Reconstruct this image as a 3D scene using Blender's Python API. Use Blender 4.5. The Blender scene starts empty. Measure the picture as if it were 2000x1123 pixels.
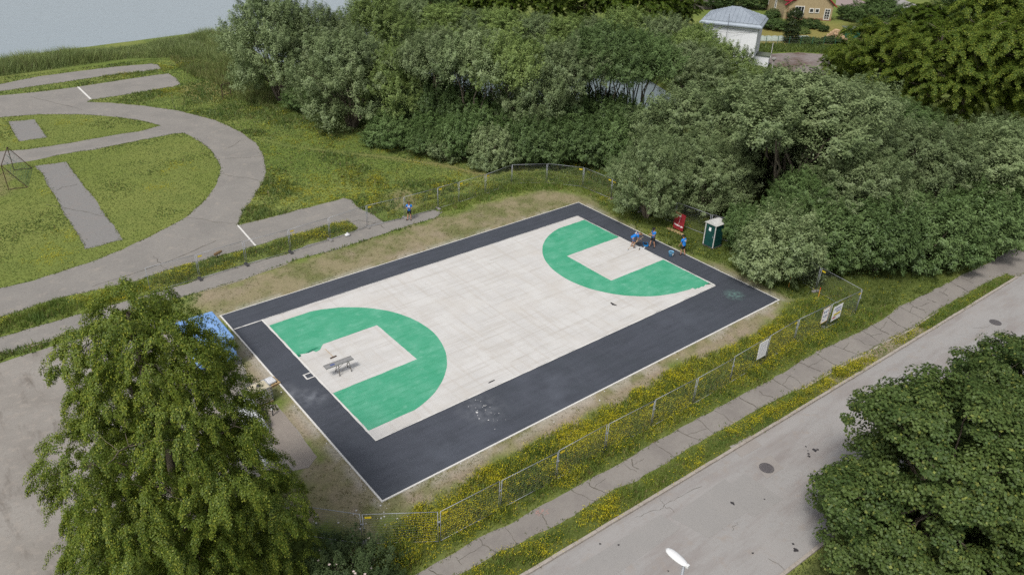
import bpy, bmesh, math, random
import numpy as np
from mathutils import Vector, Matrix
from mathutils.geometry import tessellate_polygon

# ------------------------------------------------------------------ camera, sky, sun, exposure
S = bpy.context.scene
COL = S.collection
CX = np.array([-29.4516, -37.0581, 28.3432])
YAW, PIT, ROLL, FPX = 0.882851, 0.520221, 0.030403, 1525.33
_fw = np.array([math.cos(YAW)*math.cos(PIT), math.sin(YAW)*math.cos(PIT), -math.sin(PIT)])
_r = np.array([math.sin(YAW), -math.cos(YAW), 0.0]); _u = np.cross(_r, _fw)
_r2 = math.cos(ROLL)*_r + math.sin(ROLL)*_u; _u2 = -math.sin(ROLL)*_r + math.cos(ROLL)*_u
cam_data = bpy.data.cameras.new("camera"); cam = bpy.data.objects.new("camera", cam_data); COL.objects.link(cam)
cam_data.sensor_fit = 'HORIZONTAL'; cam_data.angle = 2*math.atan(1000/FPX)
cam_data.clip_start = 0.5; cam_data.clip_end = 3000
cam.matrix_world = Matrix(((_r2[0], _u2[0], -_fw[0], CX[0]), (_r2[1], _u2[1], -_fw[1], CX[1]), (_r2[2], _u2[2], -_fw[2], CX[2]), (0, 0, 0, 1)))
S.camera = cam

SUN_EL, SUN_AZ = math.radians(54), math.radians(204)      # azimuth measured from +X, counter-clockwise
W = bpy.data.worlds.new("World"); S.world = W; W.use_nodes = True
wn = W.node_tree; bg = wn.nodes["Background"]
sky = wn.nodes.new("ShaderNodeTexSky"); sky.sky_type = 'NISHITA'; sky.sun_disc = False
sky.sun_elevation = SUN_EL; sky.sun_rotation = math.radians(90) - SUN_AZ
sky.dust_density = 3.0; sky.air_density = 1.0
hs = wn.nodes.new("ShaderNodeHueSaturation"); hs.inputs['Saturation'].default_value = 0.28
wn.links.new(sky.outputs[0], hs.inputs['Color']); wn.links.new(hs.outputs[0], bg.inputs[0])
bg.inputs[1].default_value = 0.118
sun_d = bpy.data.lights.new("sun", 'SUN'); sun = bpy.data.objects.new("sun", sun_d); COL.objects.link(sun)
sun_d.energy = 2.2; sun_d.angle = math.radians(12); sun_d.color = (1.0, 0.95, 0.88)
_sd = Vector((math.cos(SUN_EL)*math.cos(SUN_AZ), math.cos(SUN_EL)*math.sin(SUN_AZ), math.sin(SUN_EL)))
sun.rotation_euler = _sd.to_track_quat('Z', 'Y').to_euler()
sun.location = (-40, 10, 60)
S.view_settings.view_transform = 'Standard'; S.view_settings.look = 'None'
S.view_settings.exposure = 0.4; S.view_settings.gamma = 1.0; S.view_settings.use_curve_mapping = False
S.render.engine = 'CYCLES'
S.cycles.use_denoising = False
S.cycles.max_bounces = 6; S.cycles.diffuse_bounces = 3; S.cycles.transmission_bounces = 4; S.cycles.transparent_max_bounces = 6

# ------------------------------------------------------------------ helpers
RNG = np.random.default_rng(7); random.seed(7)
def G(px, py, z=0.0):
    d = _fw*FPX + _r2*(px-1000) + _u2*(561.5-py); t = (z-CX[2])/d[2]; return CX + t*d
def G2(px, py, z=0.0):
    p = G(px, py, z); return (float(p[0]), float(p[1]))
def GP(lst, z=0.0): return [G2(x, y, z) for x, y in lst]
def PR(X):
    d = np.array(X, float)-CX; return 1000+FPX*(d@_r2)/(d@_fw), 561.5-FPX*(d@_u2)/(d@_fw)
def height_for(b, ytop):
    lo, hi = 0.0, 40.0
    for _ in range(30):
        m = (lo+hi)/2
        if PR((b[0], b[1], m))[1] > ytop: lo = m
        else: hi = m
    return lo
def hash2(ix, iy, s):
    h = (ix.astype(np.int64)*374761393 + iy.astype(np.int64)*668265263 + s*974634777) & 0xffffffff
    h = ((h ^ (h >> 13))*1274126177) & 0xffffffff
    return ((h ^ (h >> 16)) & 0xffff)/65535.0
def vnoise(x, y, s=0):
    x = np.asarray(x, float); y = np.asarray(y, float)
    ix = np.floor(x); iy = np.floor(y); fx = x-ix; fy = y-iy
    fx = fx*fx*(3-2*fx); fy = fy*fy*(3-2*fy)
    a = hash2(ix, iy, s); b = hash2(ix+1, iy, s); c = hash2(ix, iy+1, s); d = hash2(ix+1, iy+1, s)
    return (a*(1-fx)+b*fx)*(1-fy) + (c*(1-fx)+d*fx)*fy
def fbm(x, y, s=0, o=4):
    v = 0; a = 0.5; n = 0
    for i in range(o):
        v = v + a*vnoise(x*2**i, y*2**i, s+i*17); n += a; a *= 0.55
    return v/n
def inpoly(x, y, poly):
    x = np.asarray(x, float); y = np.asarray(y, float); r = np.zeros(x.shape, bool)
    n = len(poly)
    for i in range(n):
        x0, y0 = poly[i]; x1, y1 = poly[(i+1) % n]
        if y0 == y1: continue
        c = ((y0 > y) != (y1 > y)) & (x < (x1-x0)*(y-y0)/(y1-y0)+x0)
        r ^= c
    return r
def polydist(x, y, poly, closed=True):
    x = np.asarray(x, float); y = np.asarray(y, float); best = np.full(x.shape, 1e9)
    n = len(poly)
    for i in range(n if closed else n-1):
        x0, y0 = poly[i]; x1, y1 = poly[(i+1) % n]
        dx, dy = x1-x0, y1-y0; L = dx*dx+dy*dy+1e-12
        t = np.clip(((x-x0)*dx+(y-y0)*dy)/L, 0, 1)
        best = np.minimum(best, np.hypot(x-x0-t*dx, y-y0-t*dy))
    return best
def sdf(x, y, poly):                                   # positive inside
    d = polydist(x, y, poly); return np.where(inpoly(x, y, poly), d, -d)
def smooth(a, b, x):
    t = np.clip((x-a)/(b-a), 0, 1); return t*t*(3-2*t)

def empty(name, loc=(0, 0, 0), rz=0.0):
    o = bpy.data.objects.new(name, None); COL.objects.link(o); o.location = loc; o.rotation_euler = (0, 0, rz)
    o.empty_display_size = 0.3; return o
def tag(o, label, cat, group=None):
    o['label'] = label; o['category'] = cat
    if group: o['group'] = group
    return o
def link_mesh(name, me, m, parent=None):
    o = bpy.data.objects.new(name, me); COL.objects.link(o)
    if m is not None and not me.materials: me.materials.append(m)
    if parent: o.parent = parent
    return o
def np_mesh(name, V, faces_flat, sizes, col=None, smooth_sh=False):
    me = bpy.data.meshes.new(name)
    V = np.asarray(V, np.float32); faces_flat = np.asarray(faces_flat, np.int32); sizes = np.asarray(sizes, np.int32)
    me.vertices.add(len(V)); me.vertices.foreach_set('co', V.ravel())
    me.loops.add(len(faces_flat)); me.loops.foreach_set('vertex_index', faces_flat)
    me.polygons.add(len(sizes))
    st = np.zeros(len(sizes), np.int32); st[1:] = np.cumsum(sizes)[:-1]
    me.polygons.foreach_set('loop_start', st)
    if smooth_sh: me.polygons.foreach_set('use_smooth', np.ones(len(sizes), bool))
    if col is not None:
        ca = me.color_attributes.new('Col', 'FLOAT_COLOR', 'POINT')
        c4 = np.ones((len(V), 4), np.float32); c4[:, :3] = col; ca.data.foreach_set('color', c4.ravel())
    me.update(calc_edges=True); me.validate()
    return me
def struct(o): o['kind'] = 'structure'; return o

class MB:
    """collects boxes, tubes and lathes into one bmesh"""
    def __init__(s): s.b = bmesh.new()
    def box(s, c, d, rot=None, bev=0.0):
        r = bmesh.ops.create_cube(s.b, size=1.0); vs = r['verts']
        bmesh.ops.scale(s.b, vec=d, verts=vs)
        if bev > 0:
            es = list({e for v in vs for e in v.link_edges})
            rr = bmesh.ops.bevel(s.b, geom=es, offset=bev, segments=2, affect='EDGES', profile=0.5)
            vs = list({v for f in rr['faces'] for v in f.verts} | {v for v in vs if v.is_valid})
        if rot is not None: bmesh.ops.rotate(s.b, cent=(0, 0, 0), matrix=rot, verts=vs)
        bmesh.ops.translate(s.b, vec=c, verts=vs); return s
    def tube(s, pts, rad, n=6, cap=True):
        pts = [Vector(p) for p in pts]; rads = rad if isinstance(rad, (list, tuple)) else [rad]*len(pts)
        rings = []
        for i, p in enumerate(pts):
            t = (pts[min(i+1, len(pts)-1)]-pts[max(i-1, 0)]).normalized()
            a = Vector((0, 0, 1)) if abs(t.z) < 0.9 else Vector((1, 0, 0))
            u = t.cross(a).normalized(); v = t.cross(u)
            rings.append([s.b.verts.new(p+(u*math.cos(k*2*math.pi/n)+v*math.sin(k*2*math.pi/n))*rads[i]) for k in range(n)])
        for a, b in zip(rings, rings[1:]):
            for k in range(n): s.b.faces.new((a[k], a[(k+1) % n], b[(k+1) % n], b[k]))
        if cap: s.b.faces.new(rings[0][::-1]); s.b.faces.new(rings[-1])
        return s
    def lathe(s, prof, c=(0, 0, 0), n=16):
        c = Vector(c); rings = []
        for r, z in prof: rings.append([s.b.verts.new(c+Vector((r*math.cos(k*2*math.pi/n), r*math.sin(k*2*math.pi/n), z))) for k in range(n)])
        for a, b in zip(rings, rings[1:]):
            for k in range(n): s.b.faces.new((a[k], a[(k+1) % n], b[(k+1) % n], b[k]))
        s.b.faces.new(rings[0][::-1]); s.b.faces.new(rings[-1]); return s
    def prism(s, poly, z0, z1):
        a = [s.b.verts.new((x, y, z0)) for x, y in poly]; b = [s.b.verts.new((x, y, z1)) for x, y in poly]
        n = len(a)
        s.b.faces.new(a[::-1]); s.b.faces.new(b)
        for i in range(n): s.b.faces.new((a[i], a[(i+1) % n], b[(i+1) % n], b[i]))
        return s
    def face(s, pts): s.b.faces.new([s.b.verts.new(p) for p in pts]); return s
    def mesh(s, name, smooth_sh=False):
        bmesh.ops.recalc_face_normals(s.b, faces=s.b.faces[:])
        me = bpy.data.meshes.new(name); s.b.to_mesh(me); s.b.free()
        if smooth_sh:
            for p in me.polygons: p.use_smooth = True
        return me
    def obj(s, name, m, parent=None, smooth_sh=False): return link_mesh(name, s.mesh(name, smooth_sh), m, parent)
def RZ(a): return Matrix.Rotation(a, 3, 'Z')

# ------------------------------------------------------------------ materials
ALB = 0.77                                             # overall reflectance of the hard surfaces
def mat(name, col=(0.5, 0.5, 0.5), rough=0.8, metal=0.0, noise=None, bump=None, spec=0.3):
    """noise: list of (scale, (sx,sy,sz), colour, lo, hi) layers mixed over the base colour"""
    col = tuple(v*ALB for v in col); noise = [(*ly[:2], tuple(v*ALB for v in ly[2]), *ly[3:]) for ly in (noise or [])]
    m = bpy.data.materials.new(name); m.use_nodes = True; nt = m.node_tree; N = nt.nodes; L = nt.links
    b = N['Principled BSDF']; b.inputs['Roughness'].default_value = rough; b.inputs['Metallic'].default_value = metal
    b.inputs['Specular IOR Level'].default_value = spec
    tc = N.new('ShaderNodeTexCoord'); cur = None
    rgb = N.new('ShaderNodeRGB'); rgb.outputs[0].default_value = (*col, 1); cur = rgb.outputs[0]
    for ly in (noise or []):
        sc, st, c2, lo, hi = ly[:5]; det = ly[5] if len(ly) > 5 else 6
        mp = N.new('ShaderNodeMapping'); mp.inputs['Scale'].default_value = st; L.new(tc.outputs['Object'], mp.inputs[0])
        if len(ly) > 6: mp.inputs['Rotation'].default_value = (0, 0, ly[6])
        nz = N.new('ShaderNodeTexNoise'); nz.inputs['Scale'].default_value = sc; nz.inputs['Detail'].default_value = det
        nz.inputs['Roughness'].default_value = 0.62
        L.new(mp.outputs[0], nz.inputs['Vector'])
        mr = N.new('ShaderNodeMapRange'); mr.inputs[1].default_value = lo; mr.inputs[2].default_value = hi
        L.new(nz.outputs['Fac'], mr.inputs[0])
        mx = N.new('ShaderNodeMix'); mx.data_type = 'RGBA'; L.new(mr.outputs[0], mx.inputs['Factor'])
        L.new(cur, mx.inputs['A']); mx.inputs['B'].default_value = (*c2, 1); cur = mx.outputs['Result']
    L.new(cur, b.inputs['Base Color'])
    if bump:
        nz = N.new('ShaderNodeTexNoise'); nz.inputs['Scale'].default_value = bump[0]; nz.inputs['Detail'].default_value = 5
        L.new(tc.outputs['Object'], nz.inputs['Vector'])
        bp = N.new('ShaderNodeBump'); bp.inputs['Strength'].default_value = bump[1]; bp.inputs['Distance'].default_value = bump[2]
        L.new(nz.outputs['Fac'], bp.inputs['Height']); L.new(bp.outputs[0], b.inputs['Normal'])
    return m
def leaf_mat(name, mul=(1, 1, 1), trans=0.35, rnd=0.18, gloss=0.04):
    m = bpy.data.materials.new(name); m.use_nodes = True; nt = m.node_tree; N = nt.nodes; L = nt.links
    N.remove(N['Principled BSDF']); out = N['Material Output']
    at = N.new('ShaderNodeAttribute'); at.attribute_name = 'Col'
    oi = N.new('ShaderNodeObjectInfo')
    mr = N.new('ShaderNodeMapRange'); mr.inputs[3].default_value = 1-rnd; mr.inputs[4].default_value = 1+rnd
    L.new(oi.outputs['Random'], mr.inputs[0])
    v1 = N.new('ShaderNodeVectorMath'); v1.operation = 'MULTIPLY'; L.new(at.outputs['Color'], v1.inputs[0]); v1.inputs[1].default_value = mul
    v2 = N.new('ShaderNodeVectorMath'); v2.operation = 'SCALE'; L.new(v1.outputs[0], v2.inputs[0]); L.new(mr.outputs[0], v2.inputs['Scale'])
    d = N.new('ShaderNodeBsdfDiffuse'); t = N.new('ShaderNodeBsdfTranslucent'); mx = N.new('ShaderNodeMixShader'); mx.inputs[0].default_value = trans
    L.new(v2.outputs[0], d.inputs[0]); L.new(v2.outputs[0], t.inputs[0]); L.new(d.outputs[0], mx.inputs[1]); L.new(t.outputs[0], mx.inputs[2])
    g = N.new('ShaderNodeBsdfGlossy'); g.inputs['Roughness'].default_value = 0.5; g.inputs['Color'].default_value = (.8, .85, .9, 1)
    m2 = N.new('ShaderNodeMixShader'); m2.inputs[0].default_value = gloss
    L.new(mx.outputs[0], m2.inputs[1]); L.new(g.outputs[0], m2.inputs[2]); L.new(m2.outputs[0], out.inputs[0])
    return m
def ground_mat():
    m = bpy.data.materials.new('ground_mat'); m.use_nodes = True; nt = m.node_tree; N = nt.nodes; L = nt.links
    b = N['Principled BSDF']; b.inputs['Roughness'].default_value = 0.95; b.inputs['Specular IOR Level'].default_value = 0.1
    at = N.new('ShaderNodeAttribute'); at.attribute_name = 'Col'; tc = N.new('ShaderNodeTexCoord')
    cur = at.outputs['Color']
    for sc, lo, hi in ((9, 0.8, 1.2), (38, 0.7, 1.3), (2.2, 0.92, 1.08)):
        nz = N.new('ShaderNodeTexNoise'); nz.inputs['Scale'].default_value = sc; nz.inputs['Detail'].default_value = 4; L.new(tc.outputs['Object'], nz.inputs['Vector'])
        mr = N.new('ShaderNodeMapRange'); mr.inputs[1].default_value = 0.3; mr.inputs[2].default_value = 0.7; mr.inputs[3].default_value = lo; mr.inputs[4].default_value = hi
        L.new(nz.outputs['Fac'], mr.inputs[0])
        v = N.new('ShaderNodeVectorMath'); v.operation = 'SCALE'; L.new(cur, v.inputs[0]); L.new(mr.outputs[0], v.inputs['Scale']); cur = v.outputs[0]
    L.new(cur, b.inputs['Base Color'])
    nz = N.new('ShaderNodeTexNoise'); nz.inputs['Scale'].default_value = 14; nz.inputs['Detail'].default_value = 6; L.new(tc.outputs['Object'], nz.inputs['Vector'])
    bp = N.new('ShaderNodeBump'); bp.inputs['Strength'].default_value = 0.35; bp.inputs['Distance'].default_value = 0.04
    L.new(nz.outputs['Fac'], bp.inputs['Height']); L.new(bp.outputs[0], b.inputs['Normal'])
    return m

M = {}
M['ground'] = ground_mat()
M['grass'] = leaf_mat('grass_blades', trans=0.3, rnd=0.0, gloss=0.02)
M['path'] = mat('worn_asphalt', (.285, .270, .248), .92, noise=[(.35, (1, 1, 1), (.235, .224, .208), .42, .68), (5, (1, 1, 1), (.225, .205, .19), .5, .72), (9, (1, 1, 1), (.33, .31, .285), .54, .75), (1.1, (1, 1, 1), (.36, .325, .285), .55, .78), (30, (1, 1, 1), (.15, .14, .135), .5, .8), (70, (1, 1, 1), (.34, .32, .3), .58, .8)], bump=(45, .25, .01))
M['patch'] = mat('grey_asphalt', (.25, .244, .236), .92, noise=[(6, (1, 1, 1), (.19, .18, .175), .5, .72), (.8, (1, 1, 1), (.26, .24, .225), .5, .72), (34, (1, 1, 1), (.13, .125, .125), .5, .8), (70, (1, 1, 1), (.33, .31, .3), .58, .8)], bump=(45, .3, .01))
M['walk'] = mat('sidewalk_asphalt', (.29, .27, .246), .92, noise=[(6, (1, 1, 1), (.24, .21, .19), .5, .72), (.5, (1, 1, 1), (.23, .21, .195), .42, .66), (3, (1, 1, 1), (.32, .295, .262), .56, .8), (36, (1, 1, 1), (.19, .17, .16), .52, .78), (80, (1, 1, 1), (.42, .38, .34), .6, .8)], bump=(50, .3, .01))
M['road'] = mat('road_asphalt', (.345, .338, .332), .88, noise=[(5, (1, 1, 1), (.28, .26, .245), .52, .74), (11, (1, 1, 1), (.40, .38, .36), .54, .75), (.09, (1, 2.2, 1), (.37, .355, .345), .42, .62), (.5, (.35, 1.8, 1), (.265, .235, .222), .46, .74), (1.4, (1, 1, 1), (.33, .285, .25), .56, .8), (34, (1, 1, 1), (.22, .2, .19), .52, .8), (80, (1, 1, 1), (.42, .39, .37), .6, .82)], bump=(55, .25, .01))
M['road_patch'] = mat('road_patch_asphalt', (.325, .315, .305), .9, noise=[(.8, (1, 1, 1), (.345, .332, .32), .45, .7), (34, (1, 1, 1), (.19, .175, .168), .5, .8)], bump=(55, .25, .01))
M['lot'] = mat('dusty_lot', (.335, .315, .288), .95, noise=[(6, (1, 1, 1), (.27, .248, .225), .5, .72), (.16, (1, 1, 1), (.255, .235, .212), .40, .62), (.5, (2.4, .7, 1), (.165, .145, .125), .54, .72, 5, .6), (2, (1, 1, 1), (.37, .33, .29), .52, .78), (28, (1, 1, 1), (.2, .18, .16), .52, .8), (70, (1, 1, 1), (.45, .42, .38), .6, .82)], bump=(30, .4, .015))
M['pad'] = mat('concrete_pad', (.30, .265, .232), .93, noise=[(.6, (1, 1, 1), (.25, .22, .195), .42, .66), (4, (1, 1, 1), (.36, .32, .28), .55, .8), (40, (1, 1, 1), (.22, .19, .17), .52, .8)], bump=(40, .3, .01))
M['kerb'] = mat('kerb_concrete', (.40, .36, .32), .9, noise=[(3, (1, 1, 1), (.30, .26, .22), .45, .7), (20, (1, 1, 1), (.5, .47, .43), .55, .8)], bump=(25, .3, .01))
M['crack'] = mat('crack_dirt', (.115, .105, .085), 1.0, noise=[(2.5, (1, 1, 1), (.15, .13, .105), .45, .7)])
M['oil'] = mat('oil_stain', (.045, .042, .045), .6)
M['chalk'] = mat('pink_chalk', (.46, .27, .24), .95, noise=[(9, (1, 1, 1), (.3, .25, .22), .45, .6)])
M['dark'] = mat('navy_court_paint', (.064, .073, .090), .62, noise=[(.28, (1, 1, 1), (.080, .088, .112), .38, .7), (.9, (.4, 3.0, 1), (.054, .061, .077), .42, .7, 6, .35), (1.1, (3, .5, 1), (.08, .088, .108), .54, .85, 6, .2), (50, (1, 1, 1), (.025, .028, .038), .5, .8), (90, (1, 1, 1), (.105, .115, .14), .6, .8)], bump=(60, .25, .008), spec=.35)
M['white_court'] = mat('dusty_white_court', (.60, .592, .578), .85, noise=[(.5, (1, 1, 1), (.66, .653, .638), .4, .65), (.8, (.16, 3.2, 1), (.49, .465, .43), .48, .76, 8), (.8, (3.2, .16, 1), (.51, .475, .43), .50, .78, 8), (1.6, (.07, 6, 1), (.40, .375, .34), .585, .80, 8), (1.6, (6, .07, 1), (.40, .375, .34), .60, .82, 8), (.55, (1, 1, 1), (.645, .638, .62), .5, .68), (9, (.15, 4, 1), (.42, .38, .34), .62, .82, 6), (.33, (1, 1, 1), (.585, .56, .525), .5, .75)], bump=(40, .15, .005))
M['green'] = mat('green_court_paint', (.068, .38, .225), .6, noise=[(.55, (1, 1, 1), (.14, .46, .31), .42, .7), (1.2, (.5, 2.5, 1), (.04, .325, .172), .48, .75, 6, .4), (2.2, (1, 1, 1), (.19, .50, .36), .58, .85), (60, (1, 1, 1), (.035, .29, .15), .55, .8)], bump=(60, .15, .005), spec=.35)
M['wet_green'] = mat('fresh_green_paint', (.012, .14, .085), .35, noise=[(4, (1, 1, 1), (.03, .27, .15), .4, .6)])
M['line'] = mat('white_line', (.74, .73, .70), .8, noise=[(6, (1, 1, 1), (.6, .58, .55), .5, .75)])
M['dust'] = mat('white_paint_dust', (.34, .34, .34), .9, noise=[(5, (1, 1, 1), (.10, .105, .12), .42, .58)])
M['splat'] = mat('white_paint_drop', (.7, .7, .7), .7)
M['water'] = None
def water_mat():
    m = bpy.data.materials.new('lake_water'); m.use_nodes = True; nt = m.node_tree; N = nt.nodes; L = nt.links
    b = N['Principled BSDF']; b.inputs['Base Color'].default_value = (.20, .245, .27, 1); b.inputs['Roughness'].default_value = .15; b.inputs['IOR'].default_value = 1.6  # pale base colour carries part of the reflected sky
    b.inputs['Specular IOR Level'].default_value = 0.9
    tc = N.new('ShaderNodeTexCoord'); mp = N.new('ShaderNodeMapping'); mp.inputs['Scale'].default_value = (1.0, 1.7, 1); mp.inputs['Rotation'].default_value = (0, 0, .5)
    L.new(tc.outputs['Object'], mp.inputs[0]); prev = None
    for sc, st, dist in ((1.6, .35, .10), (.35, .3, .2)):
        nz = N.new('ShaderNodeTexNoise'); nz.inputs['Scale'].default_value = sc; nz.inputs['Detail'].default_value = 4; L.new(mp.outputs[0], nz.inputs['Vector'])
        bp = N.new('ShaderNodeBump'); bp.inputs['Strength'].default_value = st; bp.inputs['Distance'].default_value = dist
        L.new(nz.outputs['Fac'], bp.inputs['Height'])
        if prev: L.new(prev.outputs[0], bp.inputs['Normal'])
        prev = bp
    L.new(prev.outputs[0], b.inputs['Normal']); return m
M['water'] = water_mat()
M['bark'] = mat('bark', (.20, .168, .125), .95, noise=[(4, (1, 1, .2), (.12, .10, .075), .42, .7), (14, (1, 1, .3), (.17, .15, .12), .55, .8)], bump=(18, .6, .03))
M['willow'] = leaf_mat('willow_leaf', (1, 1, 1), .34, .17, .02)
M['darkleaf'] = leaf_mat('dark_leaf', (.44, .54, .38), .3, .2, .015)  # darkened leaf colour; on the thicket bushes it paints the shade below the crowns
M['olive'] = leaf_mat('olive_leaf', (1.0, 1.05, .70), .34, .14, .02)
M['shadeleaf'] = leaf_mat('shaded_willow_leaf', (.62, .74, .56), .3, .18, .015)  # darkened willow leaf: shade of gaps and low recesses put into the colour
M['linden'] = leaf_mat('linden_leaf', (1, 1, 1), .36, .08, .015)
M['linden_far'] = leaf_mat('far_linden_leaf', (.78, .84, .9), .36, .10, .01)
M['maple'] = leaf_mat('maple_leaf', (1, 1, 1), .34, .08, .012)
M['galv'] = mat('galvanised_steel', (.35, .37, .40), .5, .3, noise=[(14, (1, 1, 1), (.26, .28, .31), .45, .7)])
M['wire'] = mat('fence_wire', (.22, .235, .235), .6, .3)
M['conc'] = mat('foot_concrete', (.30, .29, .28), .9, noise=[(12, (1, 1, 1), (.21, .2, .19), .45, .7)], bump=(20, .4, .01))
M['rubber'] = mat('black_rubber', (.055, .055, .06), .8, noise=[(9, (1, 1, 1), (.09, .09, .09), .5, .7)])
M['yellow'] = mat('yellow_tag', (.80, .62, .03), .6, noise=[(20, (1, 1, 1), (.7, .52, .02), .5, .7)])
M['orange'] = mat('orange_stake_wood', (.62, .30, .05), .8, noise=[(10, (1, 1, .2), (.45, .22, .05), .5, .7)])
M['white'] = mat('white_board', (.98, .99, 1.0), .6, noise=[(4, (1, 1, 1), (.90, .91, .93), .5, .7)])
M['ink'] = mat('sign_ink', (.10, .13, .28), .6)
M['redink'] = mat('sign_red', (.55, .03, .03), .6)
M['black'] = mat('black_cloth', (.015, .016, .02), .85, noise=[(30, (1, 1, 1), (.03, .03, .035), .5, .7)])
M['red'] = mat('dark_red_board', (.28, .022, .03), .6, noise=[(3, (1, 1, 1), (.2, .015, .022), .45, .7)])
M['wood'] = mat('pale_wood', (.52, .38, .21), .8, noise=[(5, (1, 8, 1), (.38, .26, .13), .45, .7)], bump=(20, .3, .005))
M['greywood'] = mat('weathered_board', (.33, .32, .31), .85, noise=[(2, (1, 10, 1), (.22, .21, .2), .45, .7)])
M['steel_rust'] = mat('dull_trestle_steel', (.16, .14, .12), .6, .3, noise=[(14, (1, 1, 1), (.25, .16, .09), .5, .75)])
M['toilet'] = mat('dark_green_plastic', (.010, .072, .062), .5, noise=[(2, (1, 1, 1), (.008, .052, .046), .4, .7)], bump=(6, .15, .02))
M['pale_plastic'] = mat('pale_grey_plastic', (.62, .62, .60), .55, noise=[(5, (1, 1, 1), (.48, .48, .47), .5, .75)])
M['blue'] = mat('blue_tshirt', (.018, .21, .66), .85, noise=[(22, (1, 1, 1), (.014, .16, .54), .45, .7)], bump=(14, .4, .01))
M['shorts_blue'] = mat('grey_blue_shorts', (.10, .13, .24), .85, noise=[(22, (1, 1, 1), (.07, .10, .19), .45, .7)])
M['skin'] = mat('skin', (.47, .26, .17), .6, noise=[(18, (1, 1, 1), (.42, .22, .145), .45, .7)])
M['hair'] = mat('dark_hair', (.025, .018, .014), .7, noise=[(50, (1, 1, .2), (.05, .035, .025), .5, .7)])
M['hair_light'] = mat('brown_hair', (.14, .075, .04), .7, noise=[(50, (1, 1, .2), (.2, .12, .06), .5, .7)])
M['bucket'] = mat('light_blue_plastic', (.16, .42, .68), .45, noise=[(6, (1, 1, 1), (.25, .5, .72), .5, .7)])
M['paint_blue'] = mat('blue_tray_plastic', (.015, .19, .50), .4)
M['tarp'] = mat('blue_tarpaulin', (.20, .37, .70), .55, noise=[(1.2, (1, 1, 1), (.26, .43, .74), .42, .7), (6, (1, 3, 1), (.16, .31, .64), .5, .75)], bump=(2.2, .5, .05))
M['plastic_sheet'] = mat('white_plastic_sheet', (.62, .64, .66), .45, noise=[(2, (1, 1, 1), (.5, .52, .55), .45, .7)], bump=(3, .8, .08))
M['ibc'] = mat('cream_tank_plastic', (.60, .54, .40), .5, noise=[(2, (1, 1, 1), (.5, .45, .33), .45, .7)])
M['rust'] = mat('rusty_frame', (.085, .055, .04), .8, noise=[(10, (1, 1, 1), (.14, .08, .05), .5, .7)])
M['net'] = mat('green_net', (.05, .17, .14), .8)
M['tower_wall'] = mat('white_render_wall', (.84, .86, .90), .85, noise=[(.5, (1, 1, .3), (.77, .79, .83), .42, .68), (3, (1, 1, .15), (.70, .71, .74), .58, .85)], bump=(12, .2, .01))
M['zinc'] = mat('standing_seam_zinc', (.36, .41, .47), .5, .25, noise=[(1, (1, 1, 1), (.30, .345, .40), .42, .7)])
M['house_wall'] = mat('ochre_render', (.42, .335, .20), .9, noise=[(2, (1, 1, 1), (.36, .285, .165), .42, .7), (9, (1, 1, 1), (.48, .39, .25), .55, .8)], bump=(10, .4, .02))
M['roof_red'] = mat('red_sheet_roof', (.33, .03, .05), .5, noise=[(2, (1, 1, 1), (.27, .025, .04), .42, .7)])
M['trim'] = mat('white_trim', (.74, .73, .70), .7)
M['glass'] = mat('window_glass', (.03, .035, .045), .1, spec=.8)
M['brick'] = mat('brown_brick', (.30, .16, .10), .9, noise=[(4, (1, 1, 1), (.22, .11, .07), .42, .7)])
M['pink_road'] = mat('pink_paving', (.34, .27, .26), .9, noise=[(3, (1, 1, 1), (.29, .23, .22), .42, .7)])
M['log'] = mat('split_log', (.50, .34, .20), .85, noise=[(3, (1, 1, 1), (.62, .46, .30), .4, .6), (9, (1, 1, 1), (.26, .17, .1), .52, .75)])
M['shed_green'] = mat('green_shed_boards', (.03, .13, .08), .8, noise=[(3, (1, 8, 1), (.022, .1, .06), .45, .7)])
M['felt'] = mat('roof_felt', (.15, .17, .13), .95, noise=[(3, (1, 1, 1), (.11, .13, .09), .42, .7)])
M['oldboards'] = mat('old_boards', (.2, .18, .16), .9, noise=[(3, (1, 8, 1), (.12, .105, .095), .42, .7)])
M['pad_moss'] = mat('mossy_pad', (.26, .225, .215), .92, noise=[(.22, (1, 1, 1), (.12, .075, .055), .46, .6), (1.2, (1, 1, 1), (.2, .17, .165), .45, .7), (8, (1, 1, 1), (.32, .285, .27), .55, .8)], bump=(10, .4, .02))
M['manhole'] = mat('cast_iron', (.20, .185, .19), .6, .5, noise=[(30, (1, 1, 1), (.13, .12, .125), .5, .6)], bump=(22, .8, .01))
M['lampwhite'] = mat('white_lamp_housing', (.78, .79, .80), .4)
M['phone'] = mat('phone_black', (.02, .02, .02), .3)
M['rope'] = mat('pale_net_cover', (.42, .47, .44), .9, noise=[(6, (1, 1, 1), (.28, .34, .27), .42, .6)])
M['deadwood'] = mat('brown_bark_wood', (.20, .13, .06), .9, noise=[(6, (1, 1, 1), (.13, .08, .04), .45, .7)])
M['bag'] = mat('white_plastic_bag', (.72, .73, .75), .5, bump=(12, 1.0, .05))

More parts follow.
